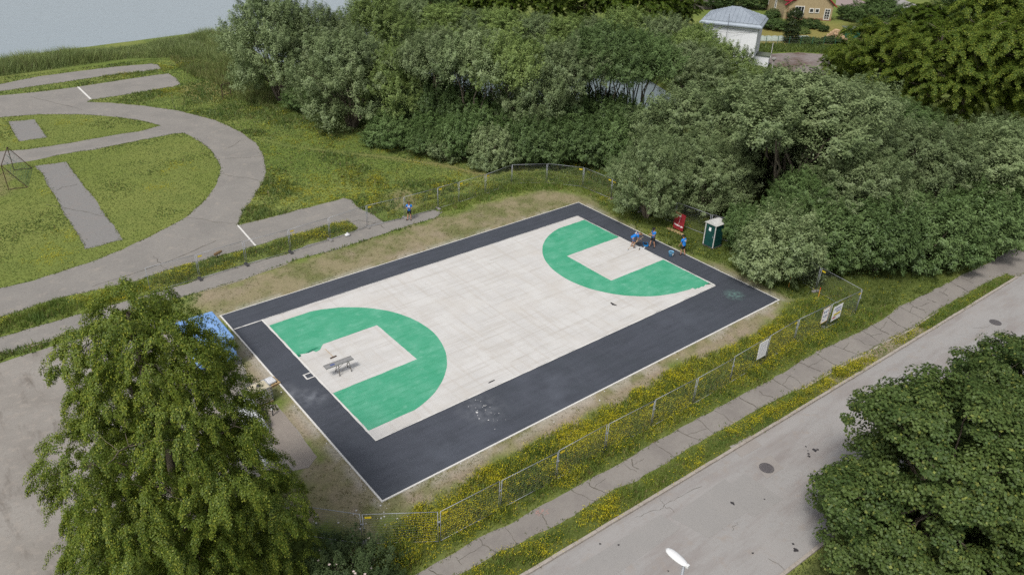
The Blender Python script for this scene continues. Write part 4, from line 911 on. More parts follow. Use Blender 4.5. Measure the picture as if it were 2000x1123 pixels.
for k, (px, py, yt, w, lm) in enumerate(((760,282,225,110,'shadeleaf'),(830,303,250,80,'shadeleaf'),(868,312,270,75,'willow'),(905,312,222,110,'shadeleaf'),(962,326,248,105,'willow'),(1030,322,232,110,'shadeleaf'),(1085,322,240,100,'shadeleaf'),(1145,322,235,110,'shadeleaf'),(1200,326,230,120,'shadeleaf'),(1000,290,215,120,'darkleaf'),(1110,292,215,130,'darkleaf'),(850,285,220,110,'darkleaf'),(1222,282,196,100,'darkleaf'),(600,214,165,100,'darkleaf'),(790,255,138,120,'darkleaf'),(845,262,136,120,'darkleaf'),(900,268,150,120,'darkleaf'),(955,275,176,120,'darkleaf'),(1010,280,172,120,'darkleaf'),(1065,280,186,120,'darkleaf'),(1122,276,166,115,'darkleaf'),(1175,276,176,120,'darkleaf'))):
    tree('s1' if k % 2 else 's2', 'willow_bush', px, py, yt, w, M[lm], ('pale grey leafed bush' if lm == 'willow' else 'dense bush coloured dark for the shade' if lm == 'darkleaf' else 'mid green bush')+f' under the willows, {ORD[k]} in the thicket', 'bush', g)
g = 'willows beside the court'
RW = [('w1',1262,425,262,150,'willow','small rounded willow nearest the court corner fence'),
 ('w2',1375,415,262,160,'willow','round willow right behind the red board'),
 ('w1',1345,350,165,250,'willow','broad dome willow at the left of the big clump'),
 ('w2',1480,365,142,270,'willow','tallest dome willow in the middle of the big clump'),
 ('w4',1525,415,150,300,'willow','willow showing bare stems in the middle of the clump'),
 ('w1',1620,375,152,260,'willow','broad dome willow at the right of the big clump'),
 ('w2',1650,470,290,205,'willow','bright rounded willow standing in front of the big clump'),
 ('w1',1790,430,245,220,'willow','low spreading willow right of the clump'),
 ('w2',1920,430,238,230,'willow','wide willow at the right edge of the picture'),
 ('w1',2030,400,230,220,'willow','willow cut by the right edge of the picture'),
 ('w1',1560,470,330,160,'shadeleaf','darker willow between the bright one and the toilet'),
 ('w2',1720,330,190,200,'shadeleaf','shaded willow behind the low spreading one')]
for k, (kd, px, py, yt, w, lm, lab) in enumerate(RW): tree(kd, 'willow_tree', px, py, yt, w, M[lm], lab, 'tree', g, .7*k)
for k, (px, py, yt, w, lm, lab) in enumerate(((1510,548,410,175,'willow','round pale bush between toilet and corner of the court'),(1450,493,404,105,'shadeleaf','small bush just right of the toilet'),(1620,520,405,150,'shadeleaf','dark bush behind the corner fence panel'),(1705,528,392,170,'shadeleaf','spreading bush above the sidewalk bend'),(1800,512,385,170,'shadeleaf','wide bush beside the sidewalk'),(1890,492,370,170,'shadeleaf','bush above the far sidewalk end'),(1970,455,350,150,'shadeleaf','bush at the right picture edge beside the sidewalk'))):
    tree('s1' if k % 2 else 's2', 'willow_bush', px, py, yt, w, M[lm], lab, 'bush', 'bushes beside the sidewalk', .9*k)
g = 'yellow green lindens'
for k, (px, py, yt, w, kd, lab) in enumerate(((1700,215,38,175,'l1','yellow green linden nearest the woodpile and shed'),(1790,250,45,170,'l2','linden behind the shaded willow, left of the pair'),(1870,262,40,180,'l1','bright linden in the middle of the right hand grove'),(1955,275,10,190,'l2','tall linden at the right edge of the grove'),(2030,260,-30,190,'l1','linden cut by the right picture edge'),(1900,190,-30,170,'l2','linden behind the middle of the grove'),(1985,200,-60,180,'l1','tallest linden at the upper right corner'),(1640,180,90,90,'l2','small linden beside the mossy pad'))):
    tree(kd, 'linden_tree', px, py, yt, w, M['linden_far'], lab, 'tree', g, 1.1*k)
g = 'dark garden trees'
for k, (px, py, yt, w, kd, lab) in enumerate(((1712,62,-12,90,'w2','dark round tree right of the ochre house'),(1790,90,5,100,'l1','dark tree between house road and lindens'),(1880,90,-40,130,'w1','dark tree behind the linden grove'),(1975,70,-60,130,'l2','dark tree at the top right corner'),(1660,40,12,60,'s1','dark bush at the right end of the ochre house'),(1400,14,-30,90,'s2','dark foliage behind the white tower'),(1470,16,-14,70,'s1','dark bush left of the ochre house'))):
    tree(kd, 'garden_tree', px, py, yt, w, M['darkleaf'], lab, 'tree', g, 1.7*k)
for k, (px, py, yt, w, lab) in enumerate(((1508,36,18,30,'dark shrub at the left wall of the ochre house'),(1512,58,38,60,'low flower bushes between tower and thuja'),(1580,54,38,50,'row of low bushes beneath the house windows'),(1608,62,50,24,'round clipped bush on the garden lawn'),(1567,66,54,26,'pale leafed garden bush beside the thuja'),(1580,86,74,50,'weedy bush along the garden fence'),(1625,84,72,46,'weedy bush below the woodpile'))):
    tree('s1' if k % 2 else 's2', 'garden_bush', px, py, yt, w, M['darkleaf'] if k != 4 else M['olive'], lab, 'bush', 'garden bushes', k)
# thuja column
rg = np.random.default_rng(3); lob = [(0, 0, .55+.62*k, .95*math.sin(.6+2.1*(k/11))**.5, .95*math.sin(.6+2.1*(k/11))**.5, .6) for k in range(10)]
cm, C = crown_mesh('crown', 41, lob, 200, 60, .36, .2, .09, (.022, .036, .014), (.045, .062, .022), 'diamond', zmin=-.5)
tm = trunk_mesh('trunk', 42, [((0, 0, -.1), (0, 0, 5.6), .14)], C, lob, .1, 20); PROTO['thuja'] = (cm, tm, 6.7, 1.25)
PROTO['thuja'][0].materials.append(M['olive'])
tree('thuja', 'thuja_tree', 1542, 85, 18, 33, M['olive'], 'dark columnar thuja in front of the ochre house', 'tree', None, 0)
# near linden at the left, near maples at the right, rose bush
PROTO['near_linden'] = linden_proto(51, 14, 6.6, 2300, 320, .076, .055, .52, 10, tipk=.15, droop=.66, wide=True)
tree('near_linden', 'linden_tree', 0, 0, 0, 0, M['linden'], 'large yellow green linden in the left foreground, hiding the court corner', 'tree', None, .4, xy=(-25.3, -11.9), h=15.5, wid=10.5)
PROTO['maple1'] = maple_proto(61, 10, 5, 1150, 160); PROTO['maple2'] = maple_proto(62, 10, 5, 960, 170)
tree('maple1', 'maple_tree', 0, 0, 0, 0, M['maple'], 'dark green maple filling the lower right corner beside the road', 'tree', 'roadside maples', .2, xy=(1.2, -29.6), h=10.0, wid=9.9)
tree('maple2', 'maple_tree', 0, 0, 0, 0, M['maple'], 'dark green maple further up the road at the right edge', 'tree', 'roadside maples', 1.2, xy=(9.7, -29.6), h=8.7, wid=8.6)
tree('maple2', 'maple_tree', 0, 0, 0, 0, M['maple'], 'maple at the very corner of the picture, nearest the camera', 'tree', 'roadside maples', 3.0, xy=(3.6, -35.2), h=9.0, wid=9.5)
PROTO['rose'] = bush_proto(71, 2.2, 1.9, 170, 110, (.045, .075, .028), (.095, .13, .052), .085, .05)
rb = tree('rose', 'rose_bush', 690, 1150, 1050, 0, M['maple'], 'rose bush with pale flowers in front of the fence corner', 'bush', None, 0, wid=4.4, h=2.1)
rr = np.random.default_rng(9); b = MB()
for k in range(17):
    d = unit(rr.normal(size=3)); d[2] = abs(d[2]); p = np.array([0, 0, 1.0])+d*np.array([1.65, 1.65, 1.1])
    for j in range(5):
        a = j*1.257; b.face([tuple(p+np.array([.0, .0, .0])), tuple(p+.05*np.array([math.cos(a), math.sin(a), .3])), tuple(p+.05*np.array([math.cos(a+1.1), math.sin(a+1.1), .3]))])
M['petal'] = mat('pale_pink_petal', (.72, .60, .56), .8)
b.obj('flowers', M['petal'], rb)['kind'] = 'stuff'
# ------------------------------------------------------------------ mesh fence round the site
PL = 3.44
def panel_meshes():
    b = MB(); h0, h1 = .10, 2.0
    for x in (.03, PL-.03): b.tube([(x, 0, .04), (x, 0, h1)], .019, 8)
    for z in (h0, h1-.01): b.tube([(.03, 0, z), (PL-.03, 0, z)], .017, 8)
    fm = b.mesh('frame', True)
    b = MB()
    for k in range(1, 12): b.box((PL/2, .004, h0+k*(h1-h0)/12), (PL-.06, .0045, .0045))
    for k in range(1, 28): b.box((.03+k*(PL-.06)/28, -.003, (h0+h1)/2), (.0022, .0022, h1-h0))
    wm = b.mesh('wire_mesh')
    b = MB(); b.box((0, 0, 0), (.30, .008, .11), None, .003); tg = b.mesh('tag'); tg.materials.append(M['yellow'])
    b = MB(); b.box((0, 0, .07), (.62, .22, .14), None, .03); b.box((0, 0, .155), (.30, .14, .03), None, .01); ft = b.mesh('foot'); ft.materials.append(M['conc'])
    b = MB(); b.box((0, 0, .06), (.62, .22, .12), None, .03); b.box((0, 0, .135), (.30, .14, .03), None, .01); fr = b.mesh('foot_rubber'); fr.materials.append(M['rubber'])
    b = MB(); b.box((0, 0, 0), (.17, .07, .06), None, .008); b.tube([(0, -.06, 0), (0, .06, 0)], .015, 6); cl = b.mesh('clamp'); cl.materials.append(M['galv'])
    fm.materials.append(M['galv']); wm.materials.append(M['wire'])
    return fm, wm, tg, ft, fr, cl
FM, WM, TG, FT, FR, CL = panel_meshes()
def put(me, name, parent, loc=(0, 0, 0), rz=0):
    o = bpy.data.objects.new(name, me); COL.objects.link(o); o.location = loc; o.rotation_euler = (0, 0, rz)
    if parent: o.parent = parent
    return o
def fence_run(posts, side, tags, feet, group, where, flip=1):
    """posts: world points; one panel between neighbours; tags: {index: (end, height)}; feet: indices of visible foot blocks"""
    for k, (a, c) in enumerate(zip(posts, posts[1:])):
        ax, ay = a; dx, dy = c[0]-a[0], c[1]-a[1]; L = math.hypot(dx, dy); ang = math.atan2(dy, dx)
        t = tag(empty('mesh_fence', (ax, ay, .02), ang), f'grey wire mesh fence panel, {ORD[k]} {where}', 'fence panel', group)
        t.rotation_euler = (math.radians(random.uniform(-2.0, 2.0)), 0, ang)
        f = put(FM, 'frame', t); w = put(WM, 'wire_mesh', t)
        s = (L-.05)/PL; f.scale = (s, 1, 1); w.scale = (s, 1, 1); f.location = w.location = (.025, 0, 0)
        put(CL, 'clamp', t, (.0, 0, 1.35))
        if k in tags: put(TG, 'tag', t, ((.28 if tags[k] == 0 else L-.30), .02*flip, 1.80))
    for k in feet:
        x, y = posts[k]; a = posts[max(k-1, 0)]; c = posts[min(k+1, len(posts)-1)]; ang = math.atan2(c[1]-a[1], c[0]-a[0])
        dk = k in feet[:3] and side == 'back'
        o = put(FR if dk else FT, 'ballast_block', None, (x, y, .0), ang+math.pi/2)
        tag(o, f'{"black rubber" if dk else "grey concrete"} foot block under the {ORD[k]} post {where}', 'ballast block', 'foot blocks of the site fence')
bp_ = [(-19.2, 15.45)]+[G2(*p) for p in ((391,546),(482,518),(568,494),(645,470),(718,445),(791,427),(856,409))]+[(7.55, 15.8), (10.6, 15.95), (14.11, 16.5), (17.0, 14.79)]
fence_run(bp_, 'back', {1: 0, 3: 0, 5: 0, 7: 0, 8: 0, 9: 0}, [1, 2, 3, 4, 5, 6, 7], 'back fence panels', 'along the back path from the linden', -1)
bp_ = [(17.0, 14.79)]+[G2(*p) for p in ((1138,367),(1193,390),(1250,415))]+[(20.2, 1.6), (20.6, -1.8), (21.6, -5.2), (20.6, -8.9), (19.71, -12.48), G2(1684, 566, 2.02)]
fence_run(bp_, 'right', {0: 1, 1: 1, 2: 0, 7: 0, 8: 0}, [2, 3, 8], 'end fence panels', 'along the willow side from the back corner', -1)
FP = [G2(*p, 2.02) for p in ((1684,566),(1625,593),(1561,623),(1505,656),(1435,697),(1362,737),(1279,780),(1187,827),(1090,880),(977,937),(857,998))]
bp_ = FP
fence_run(bp_, 'front', {0: 0, 2: 0, 4: 1, 6: 0, 7: 1, 8: 0, 9: 1}, [1, 2], 'street side fence panels', 'along the sidewalk from the far corner', 1)
bp_ = [FP[-1], G2(705, 1003, 2.02), G2(560, 983, 2.02), (-23.4, -8.9)]
fence_run(bp_, 'corner', {0: 1, 1: 1}, [1, 2], 'corner fence panels', 'cutting the near corner from the sidewalk', 1)
# boards hanging on the fence
def board(name, x, y, z0, w, h, ang, label, marks, border=None, m='white'):
    t = tag(empty(name, (x, y, z0), ang), label, 'notice board')
    MB().box((0, 0, h/2), (w, .012, h), None, .003).obj('panel', M[m], t)
    for (mn, mm, rects) in marks:
        b = MB()
        for (u, v, a, c) in rects: b.box((u*w, -.009, v*h), (a*w, .006, c*h))
        b.obj(mn, M[mm], t)
    return t
def text_lines(rows, seed=1, lo=-.4, hi=.4):
    rr = random.Random(seed); out = []
    for v, c in rows:
        u = lo
        while u < hi-.03:
            L = rr.uniform(.05, .16); L = min(L, hi-u); out.append((u+L/2, v, L, c)); u += L+.035
    return out
M['yellowink'] = mat('sign_yellow', (.72, .58, .10), .6); M['greyink'] = mat('sign_grey', (.35, .36, .40), .7)
p = G(1641, 612, 1.2); board('notice_board', p[0], (FP[0][1]+FP[1][1])/2-.06, .62, 1.12, 1.12, 0, 'white notice board with blue, yellow and red text near the far fence corner', [('blue_text', 'ink', text_lines([(.84, .045), (.74, .045)], 1, -.36, .38)+text_lines([(.60, .08)], 2, -.12, .40)), ('yellow_text', 'yellowink', [(.03, .40, .74, .15)]), ('red_text', 'redink', [(-.24, .18, .36, .08)]), ('grey_text', 'greyink', text_lines([(.28, .04)], 6))])
p = G(1607, 612, 1.3); board('notice_board', p[0]-.1, FP[1][1]*.8+FP[2][1]*.2-.05, .75, .78, 1.15, 0, 'white safety notice with small pictograms and an orange edge on the fence', [('pictograms', 'ink', [(-.25, .74, .16, .1), (.02, .72, .14, .12), (.27, .75, .14, .09), (-.25, .45, .14, .1), (.02, .42, .12, .2), (.27, .44, .14, .1), (-.2, .2, .2, .06)]), ('orange_edge', 'orange', [(-.485, .5, .03, 1.0), (.485, .5, .03, .96), (0, .985, .94, .02), (0, .015, .94, .02)])])
p = G(1490, 682, 1.35); board('notice_board', p[0], FP[3][1]*.8+FP[4][1]*.2-.06, .72, .92, 1.25, 0, 'tall plain white sheet of faint small print on the street side fence', [('faint_text', 'greyink', text_lines([(.9-.07*k, .012) for k in range(12)], 4))])
# ------------------------------------------------------------------ workers
def skin(name, pts, edges, m, parent, sub=1):
    me = bpy.data.meshes.new(name); me.from_pydata([p[:3] for p in pts], edges, []); o = bpy.data.objects.new(name, me); COL.objects.link(o)
    md = o.modifiers.new('skin', 'SKIN'); md.use_smooth_shade = True
    if not me.skin_vertices: raise RuntimeError('no skin layer')
    for k, p in enumerate(pts):
        r = p[3]; r = (r, r) if not isinstance(r, tuple) else r
        me.skin_vertices[0].data[k].radius = r; me.skin_vertices[0].data[k].use_root = (k == 0)
    s = o.modifiers.new('sub', 'SUBSURF'); s.levels = sub; s.render_levels = sub
    dg = bpy.context.evaluated_depsgraph_get(); dg.update(); m2 = bpy.data.meshes.new_from_object(o.evaluated_get(dg))
    o.modifiers.clear(); o.data = m2; bpy.data.meshes.remove(me); m2.name = name; m2.materials.clear(); m2.materials.append(m)
    for pl in m2.polygons: pl.use_smooth = True
    if parent: o.parent = parent
    return o
def person(x, y, z, fwd, J, label, shorts='black', hair='hair', cap=None, logo='chest', tall=1.0):
    """fwd: unit ground direction the person faces; J: joints in local metres (x right, y forward, z up)"""
    rz = math.atan2(fwd[1], fwd[0])-math.pi/2
    t = tag(empty('person', (x, y, z), rz), label, 'person', None); t.scale = (tall,)*3
    V = lambda k: np.array(J[k], float)
    lr = lambda n: (V(n+'L'), V(n+'R'))
    pts = []; ed = []
    def add(p, r, par=None): pts.append((*[float(q) for q in p], r)); k = len(pts)-1; (ed.append((par, k)) if par is not None else None); return k
    pel, ch, nk, hd = V('pelvis'), V('chest'), V('neck'), V('head')
    up = unit(hd-nk); face = unit(V('look'))
    a = add(pel, (.145, .10)); b_ = add((pel*.5+ch*.5), (.135, .095), a); c = add(ch, (.155, .105), b_); n = add(nk, .055, c)
    h0 = add(nk*.45+hd*.55-up*.01, .066, n); h1 = add(hd+up*.03, .092, h0); h2 = add(hd+up*.10, .07, h1)
    nz = add(hd+face*.105-up*.01, .016, h1)
    side = unit(np.cross(up, face))
    for s in (1, -1): add(hd+side*s*.095, .016, h1)
    for s, kk in ((-1, 'L'), (1, 'R')):
        sh, el, wr, tip = V('sh'+kk), V('el'+kk), V('wr'+kk), V('hand'+kk)
        i0 = add(sh, .06, c); i1 = add(sh*.45+el*.55, .046, i0); i2 = add(el, .040, i1); i3 = add(el*.5+wr*.5, .036, i2); i4 = add(wr, .026, i3)
        d = unit(tip-wr); sd = unit(np.cross(d, np.array([.2, .5, .8]))); nn = np.cross(sd, d); i5 = add(wr+d*.05, (.040, .022), i4)
        for q, (off, ln_) in enumerate(((-.030, .066), (-.010, .078), (.010, .074), (.030, .058))):
            f0 = add(wr+d*.085+sd*off, .0095, i5); f1 = add(wr+d*(.085+ln_*.5)+sd*off*1.05-nn*.010, .0085, f0); add(wr+d*(.085+ln_*.85)+sd*off-nn*.032, .007, f1)
        th = add(wr+d*.035+sd*.045, .011, i5); add(wr+d*.075+sd*.058-nn*.02, .009, th)
        hp, kn, an, to = V('hip'+kk), V('kn'+kk), V('an'+kk), V('toe'+kk)
        j0 = add(hp, .090, a); j1 = add(hp*.5+kn*.5, .074, j0); j2 = add(kn, .056, j1); j3 = add(kn*.6+an*.4, .058, j2); j4 = add(an, .038, j3); add(an*.35+to*.65+np.array([0, 0, -.02]), .032, j4)
    skin('body', pts, ed, M['skin'], t)
    # T-shirt
    pts = []; ed = []
    lowx = pel*.86+ch*.14
    a = add(ch*.75+nk*.25, (.155, .115)); b_ = add(ch*.55+pel*.45, (.165, .125), a); b2 = add(pel*.98+ch*.02, (.172, .135), b_); add(pel-unit(ch-pel)*.13, (.172, .138), b2); add(nk*.8+ch*.2, .075, a)
    for kk in 'LR':
        i0 = add(V('sh'+kk), .078, a); i1 = add(V('sh'+kk)*.6+V('el'+kk)*.4, .070, i0); add(V('sh'+kk)*.25+V('el'+kk)*.75, .066, i1)
    skin('t_shirt', pts, ed, M['blue'], t)
    pts = []; ed = []
    a = add(pel+unit(pel-ch)*.0, (.160, .122)); add(pel+unit(ch-pel)*.10, (.148, .112), a)
    for kk in 'LR':
        i0 = add(V('hip'+kk)*.9+V('kn'+kk)*.1, .108, a); i1 = add(V('hip'+kk)*.5+V('kn'+kk)*.5, .100, i0); add(V('hip'+kk)*.12+V('kn'+kk)*.88, .092, i1)
    skin('shorts', pts, ed, M[shorts], t)
    for kk in 'LR':
        an, to = V('an'+kk), V('toe'+kk); pts = []; ed = []; dd = unit(to-an)*np.array([1, 1, 0])
        a = add(np.array([an[0], an[1], max(.05, an[2]-.03)])-dd*.04, .050); b_ = add(np.array([to[0], to[1], max(.04, to[2])])-dd*.07, .046, a); add(np.array([to[0], to[1], max(.035, to[2]-.005)]), .032, b_)
        skin('shoe', pts, ed, M['black'], t)
    # hair or cap
    pts = []; ed = []
    a = add(hd+up*.075-face*.012, .090); add(hd+up*.02-face*.05, .075, a); add(hd+up*.085+face*.035, .066, a)
    skin('hair', pts, ed, M[hair], t)
    for s in (1, -1):
        e = MB(); e.lathe([(.004, -.010), (.009, -.005), (.010, 0), (.009, .005), (.004, .010)], hd+face*.084+side*s*.032+up*.012, 8); e.obj('eye', M['hair'], t)
    e = MB(); e.tube([hd+face*.088-up*.058+side*.022, hd+face*.092-up*.060, hd+face*.088-up*.058-side*.022], .006, 6); e.obj('mouth', M['redink'], t)
    if cap:
        e = MB(); o = e.lathe([(.112, .0), (.113, .03), (.095, .075), (.05, .10), (.012, .108)], (0, 0, 0), 18); q = Vector(face).to_track_quat('Y', 'Z').to_matrix()
        e.face([(-.075, .09, .004), (.075, .09, .004), (.06, .18, -.005), (0, .20, -.008), (-.06, .18, -.005)])
        co = e.obj('cap', M[cap], t, True); R3 = Matrix((Vector(side)*-1, Vector(np.cross(up, -side)), Vector(up))).transposed(); mm = R3.to_4x4(); mm.translation = Vector(hd+up*.055); co.matrix_local = mm
    # printed mark on chest or back
    ax = unit(nk-pel); fr = unit(np.cross(ax, unit(V('shR')-V('shL')))); fr = -fr if (fr@np.array([0, 1, 0]) < 0 and abs(ax[2]) > .5) else fr
    if logo == 'back': fr = -fr
    rt = unit(np.cross(ax, fr)); cc = ch+ax*.04+fr*.158
    e = MB()
    for (u, v, w, hh) in ((-.06, .03, .085, .075), (.06, .045, .075, .06), (.02, -.045, .13, .045)):
        e.face([tuple(cc+rt*(u-w/2)+ax*(v-hh/2)), tuple(cc+rt*(u+w/2)+ax*(v-hh/2)), tuple(cc+rt*(u+w/2)+ax*(v+hh/2)), tuple(cc+rt*(u-w/2)+ax*(v+hh/2))])
    e.obj('shirt_print', M['white'], t)
    return t
RT = np.array([_r2[0], _r2[1]]); RT = RT/np.hypot(*RT); TOW = np.array([RT[1], -RT[0]]); TOW = TOW if TOW@np.array([-_fw[0], -_fw[1]]) > 0 else -TOW
def pose(**k):
    J = dict(pelvis=(0, 0, .94), chest=(0, .01, 1.26), neck=(0, .01, 1.47), head=(0, .03, 1.60), look=(0, 1, 0),
             shL=(-.19, 0, 1.41), shR=(.19, 0, 1.41), elL=(-.24, -.02, 1.13), elR=(.24, -.02, 1.13), wrL=(-.24, .05, .88), wrR=(.24, .05, .88), handL=(-.23, .09, .72), handR=(.23, .09, .72),
             hipL=(-.095, 0, .90), hipR=(.095, 0, .90), knL=(-.11, .02, .50), knR=(.11, .02, .50), anL=(-.12, 0, .08), anR=(.12, 0, .08), toeL=(-.14, .17, .04), toeR=(.14, .17, .04))
    J.update(k); return J
# the worker reading a phone by the back fence
px = G(800, 430)
person(px[0], px[1], .012, TOW, pose(head=(0, .07, 1.59), look=(0, .8, -.6), elL=(-.25, .02, 1.12), elR=(.25, .02, 1.12), wrL=(-.07, .25, 1.18), wrR=(.07, .25, 1.18), handL=(-.02, .33, 1.24), handR=(.03, .33, 1.24), anR=(.17, .05, .08), toeR=(.24, .20, .04)),
       'person in blue T-shirt and black shorts looking down at a phone by the back fence', 'black', 'hair_light', None, 'chest')
ph = MB().box((0, 0, 0), (.075, .012, .15), None, .004).obj('phone', M['phone'], None); d = np.array([TOW[0], TOW[1]])
ph.location = (px[0]+d[0]*.345, px[1]+d[1]*.345, 1.255); ph.rotation_euler = (math.radians(-40), 0, math.atan2(d[1], d[0])-math.pi/2); tag(ph, 'small dark phone held by the person at the back fence', 'phone')
# bending roller worker, facing picture right
f = RT
def loc2w(x, y, fwd, lx, ly, lz, z=CT+.01):
    rt = np.array([fwd[1], -fwd[0]]); return (x+rt[0]*lx+fwd[0]*ly, y+rt[1]*lx+fwd[1]*ly, z+lz)
q = G(1236, 483, CT)
J = pose(pelvis=(0, -.14, .90), chest=(0, .16, 1.13), neck=(0, .36, 1.22), head=(0, .49, 1.20), look=(0, .6, -.8), shL=(-.19, .30, 1.16), shR=(.19, .30, 1.16), elL=(-.20, .36, .90), elR=(.22, .30, .88), wrL=(-.03, .52, .78), wrR=(.12, .26, .66), handL=(.04, .60, .74), handR=(.18, .22, .60),
     hipL=(-.1, -.12, .86), hipR=(.1, -.10, .86), knL=(-.13, .0, .48), knR=(.12, .06, .47), anL=(-.14, -.14, .08), anR=(.13, .03, .08), toeL=(-.15, .04, .04), toeR=(.15, .2, .04))
person(q[0], q[1], CT+.008, f, J, 'bending person in blue T-shirt and grey blue shorts pushing a long roller pole', 'shorts_blue', 'hair_light', None, 'back')
A0 = np.array(loc2w(q[0], q[1], f, .02, .62, .86)); B0 = np.array(G(1226, 488, CT+.03)); 
t = tag(empty('paint_roller', tuple(B0)), 'long handled roller leaning through the bending worker hands', 'paint roller')
b = MB(); b.tube([(0, 0, .05), tuple(A0-B0+(A0-B0)*.12)], .014, 7); b.obj('handle', M['wood'], t)
b = MB(); b.tube([(-.12, -.05, .02), (.12, .05, .02)], .035, 10); b.obj('roller_head', M['plastic_sheet'], t)
q = G(1274, 483, CT); f = -RT*.9+TOW*.35; f = f/np.hypot(*f)
person(q[0], q[1], CT+.004, f, pose(head=(0, .06, 1.60), look=(0, .9, -.4), elL=(-.22, .10, 1.14), elR=(.22, .10, 1.14), wrL=(-.10, .34, 1.20), wrR=(.10, .34, 1.16), handL=(-.04, .46, 1.24), handR=(.05, .45, 1.18), anR=(.16, .16, .08), toeR=(.18, .33, .04), knR=(.13, .12, .5), anL=(-.13, -.14, .08), toeL=(-.15, .03, .04), knL=(-.12, -.02, .5)),
       'standing person in blue T-shirt, dark cap and shorts holding both hands forward', 'black', 'hair', 'black', 'back')
q4 = G(1333, 499, CT); f = -TOW*.8-RT*.6; f = f/np.hypot(*f)
person(q4[0], q4[1], CT+.004, f, pose(chest=(0, .06, 1.25), neck=(0, .12, 1.45), head=(0, .17, 1.57), look=(0, .8, -.55), shL=(-.19, .10, 1.39), shR=(.19, .10, 1.39), elL=(-.25, .12, 1.11), elR=(.24, .04, 1.11), wrL=(-.24, .26, .88), wrR=(.22, .20, .90), handL=(-.23, .32, .72), handR=(.2, .28, .75), anR=(.13, -.12, .08), toeR=(.16, .04, .04), knR=(.12, .02, .5), anL=(-.12, .10, .08), toeL=(-.13, .26, .04), knL=(-.11, .10, .5)),
       'person in blue T-shirt and black shorts seen from behind near the light blue bucket', 'black', 'hair', 'black', 'back')
# ------------------------------------------------------------------ tools on the court
c = G(1310, 500, CT); t = tag(empty('paint_bucket', (c[0], c[1], CT)), 'light blue bucket of dark paint standing on the navy court edge', 'bucket')
MB().lathe([(.17, 0), (.20, .34), (.215, .36), (.215, .385), (.19, .385), (.17, .30), (.02, .30)], n=20).obj('tub', M['bucket'], t, True)
MB().lathe([(.178, .302), (.178, .312)], n=20).obj('paint', M['black'], t)
b = MB(); b.tube([(.21*math.cos(a), .03*math.sin(a)-.0, .37-.16*math.sin(a)) for a in np.linspace(0, math.pi, 9)], .006, 5); b.obj('handle', M['galv'], t)
MB().box((0, -.196, .19), (.14, .012, .13), None, .003).obj('label_sticker', M['white'], t)
c = G(1261, 478, CT); t = tag(empty('paint_tray', (c[0], c[1], CT), .9), 'bright blue paint tray lying between the two painters', 'paint tray')
b = MB(); b.box((0, 0, .02), (.75, .34, .03), None, .01); b.box((0, .18, .05), (.75, .02, .07), None, .005); b.box((0, -.18, .05), (.75, .02, .07), None, .005); b.obj('tray', M['paint_blue'], t)
MB().box((.1, 0, .045), (.4, .28, .012)).obj('paint', M['black'], t)
c = G(1255, 484, CT); t = tag(empty('paint_rag', (c[0], c[1], CT), .3), 'white rag and lid lying on the baseline beside the painters', 'rag')
b = MB(); b.prism(blob(0, 0, .26, 5, 12, 1.3, .7), .0, .025); b.obj('cloth', M['plastic_sheet'], t); b = MB(); b.lathe([(.12, .025), (.12, .05), (.10, .055)], (.12, .05, 0), 14); b.obj('lid', M['rubber'], t)
c = G(1249, 487, CT); t = tag(empty('paint_brush', (c[0], c[1], CT), .6), 'short dark brush lying by the white rag', 'brush')
b = MB(); b.box((0, 0, .03), (.26, .07, .04), None, .01); b.obj('bristles', M['rubber'], t); MB().tube([(-.13, 0, .03), (-.3, .03, .03)], .014, 6).obj('handle', M['wood'], t)
# trestle with a long board across it
M['alu'] = mat('scuffed_board', (.33, .33, .33), .6, .2, noise=[(2.2, (1, 6, 1), (.24, .24, .245), .45, .7), (8, (1, 1, 1), (.42, .42, .43), .56, .8)])
pa = G(640, 715, .78); pb = G(690, 698, .78); mid = G(664, 707, .80); ang = math.atan2(pb[1]-pa[1], pb[0]-pa[0]); ang = 0.03
A_, B_ = G(634, 719, .80), G(688, 699, .80); L_ = math.hypot(B_[0]-A_[0], B_[1]-A_[1]); ang = math.atan2(B_[1]-A_[1], B_[0]-A_[0])
t = tag(empty('work_board', ((A_[0]+B_[0])/2, (A_[1]+B_[1])/2, .80), ang), 'long grey board lying across the trestle', 'board')
b = MB(); b.box((0, 0, .025), (L_, .36, .03), None, .004); b.box((0, .19, .03), (L_, .02, .07)); b.box((0, -.19, .03), (L_, .02, .07)); b.obj('plank', M['alu'], t)
b = MB(); b.box((-L_*.22, 0, .046), (.28, .16, .012)); b.obj('label_sticker', M['ink'], t)
tx, ty = (A_[0]*.35+B_[0]*.65), (A_[1]*.35+B_[1]*.65)
t = tag(empty('trestle', (tx, ty, CT), ang), 'small folding metal trestle carrying the grey board', 'trestle')
b = MB()
for s in (-1, 1):
    for r in (-1, 1):
        b.tube([(s*.40, r*.28, 0), (s*.33, r*.10, .745)], .018, 6)
    b.tube([(s*.39, -.24, .15), (s*.39, .24, .15)], .012, 5); b.tube([(s*.345, -.14, .57), (s*.345, .14, .57)], .012, 5)
for r in (-1, 1): b.tube([(-.39, r*.25, .12), (.34, r*.12, .66)], .011, 5); b.tube([(-.33, r*.1, .74), (.33, r*.1, .74)], .018, 6)
b.obj('frame', M['steel_rust'], t)
b = MB()
for s in (-1, 1):
    for r in (-1, 1): b.tube([(s*.402, r*.286, 0), (s*.392, r*.262, .10)], .024, 6)
b.obj('rubber_foot', M['rubber'], t)
a = G(635, 681, CT+.02); c = G(651, 697, CT+.05); t = tag(empty('squeegee', (c[0], c[1], CT)), 'wide squeegee with a thin wooden handle lying by the torn green edge', 'squeegee')
MB().tube([(a[0]-c[0], a[1]-c[1], .02), (0, 0, .05)], .015, 6).obj('handle', M['wood'], t)
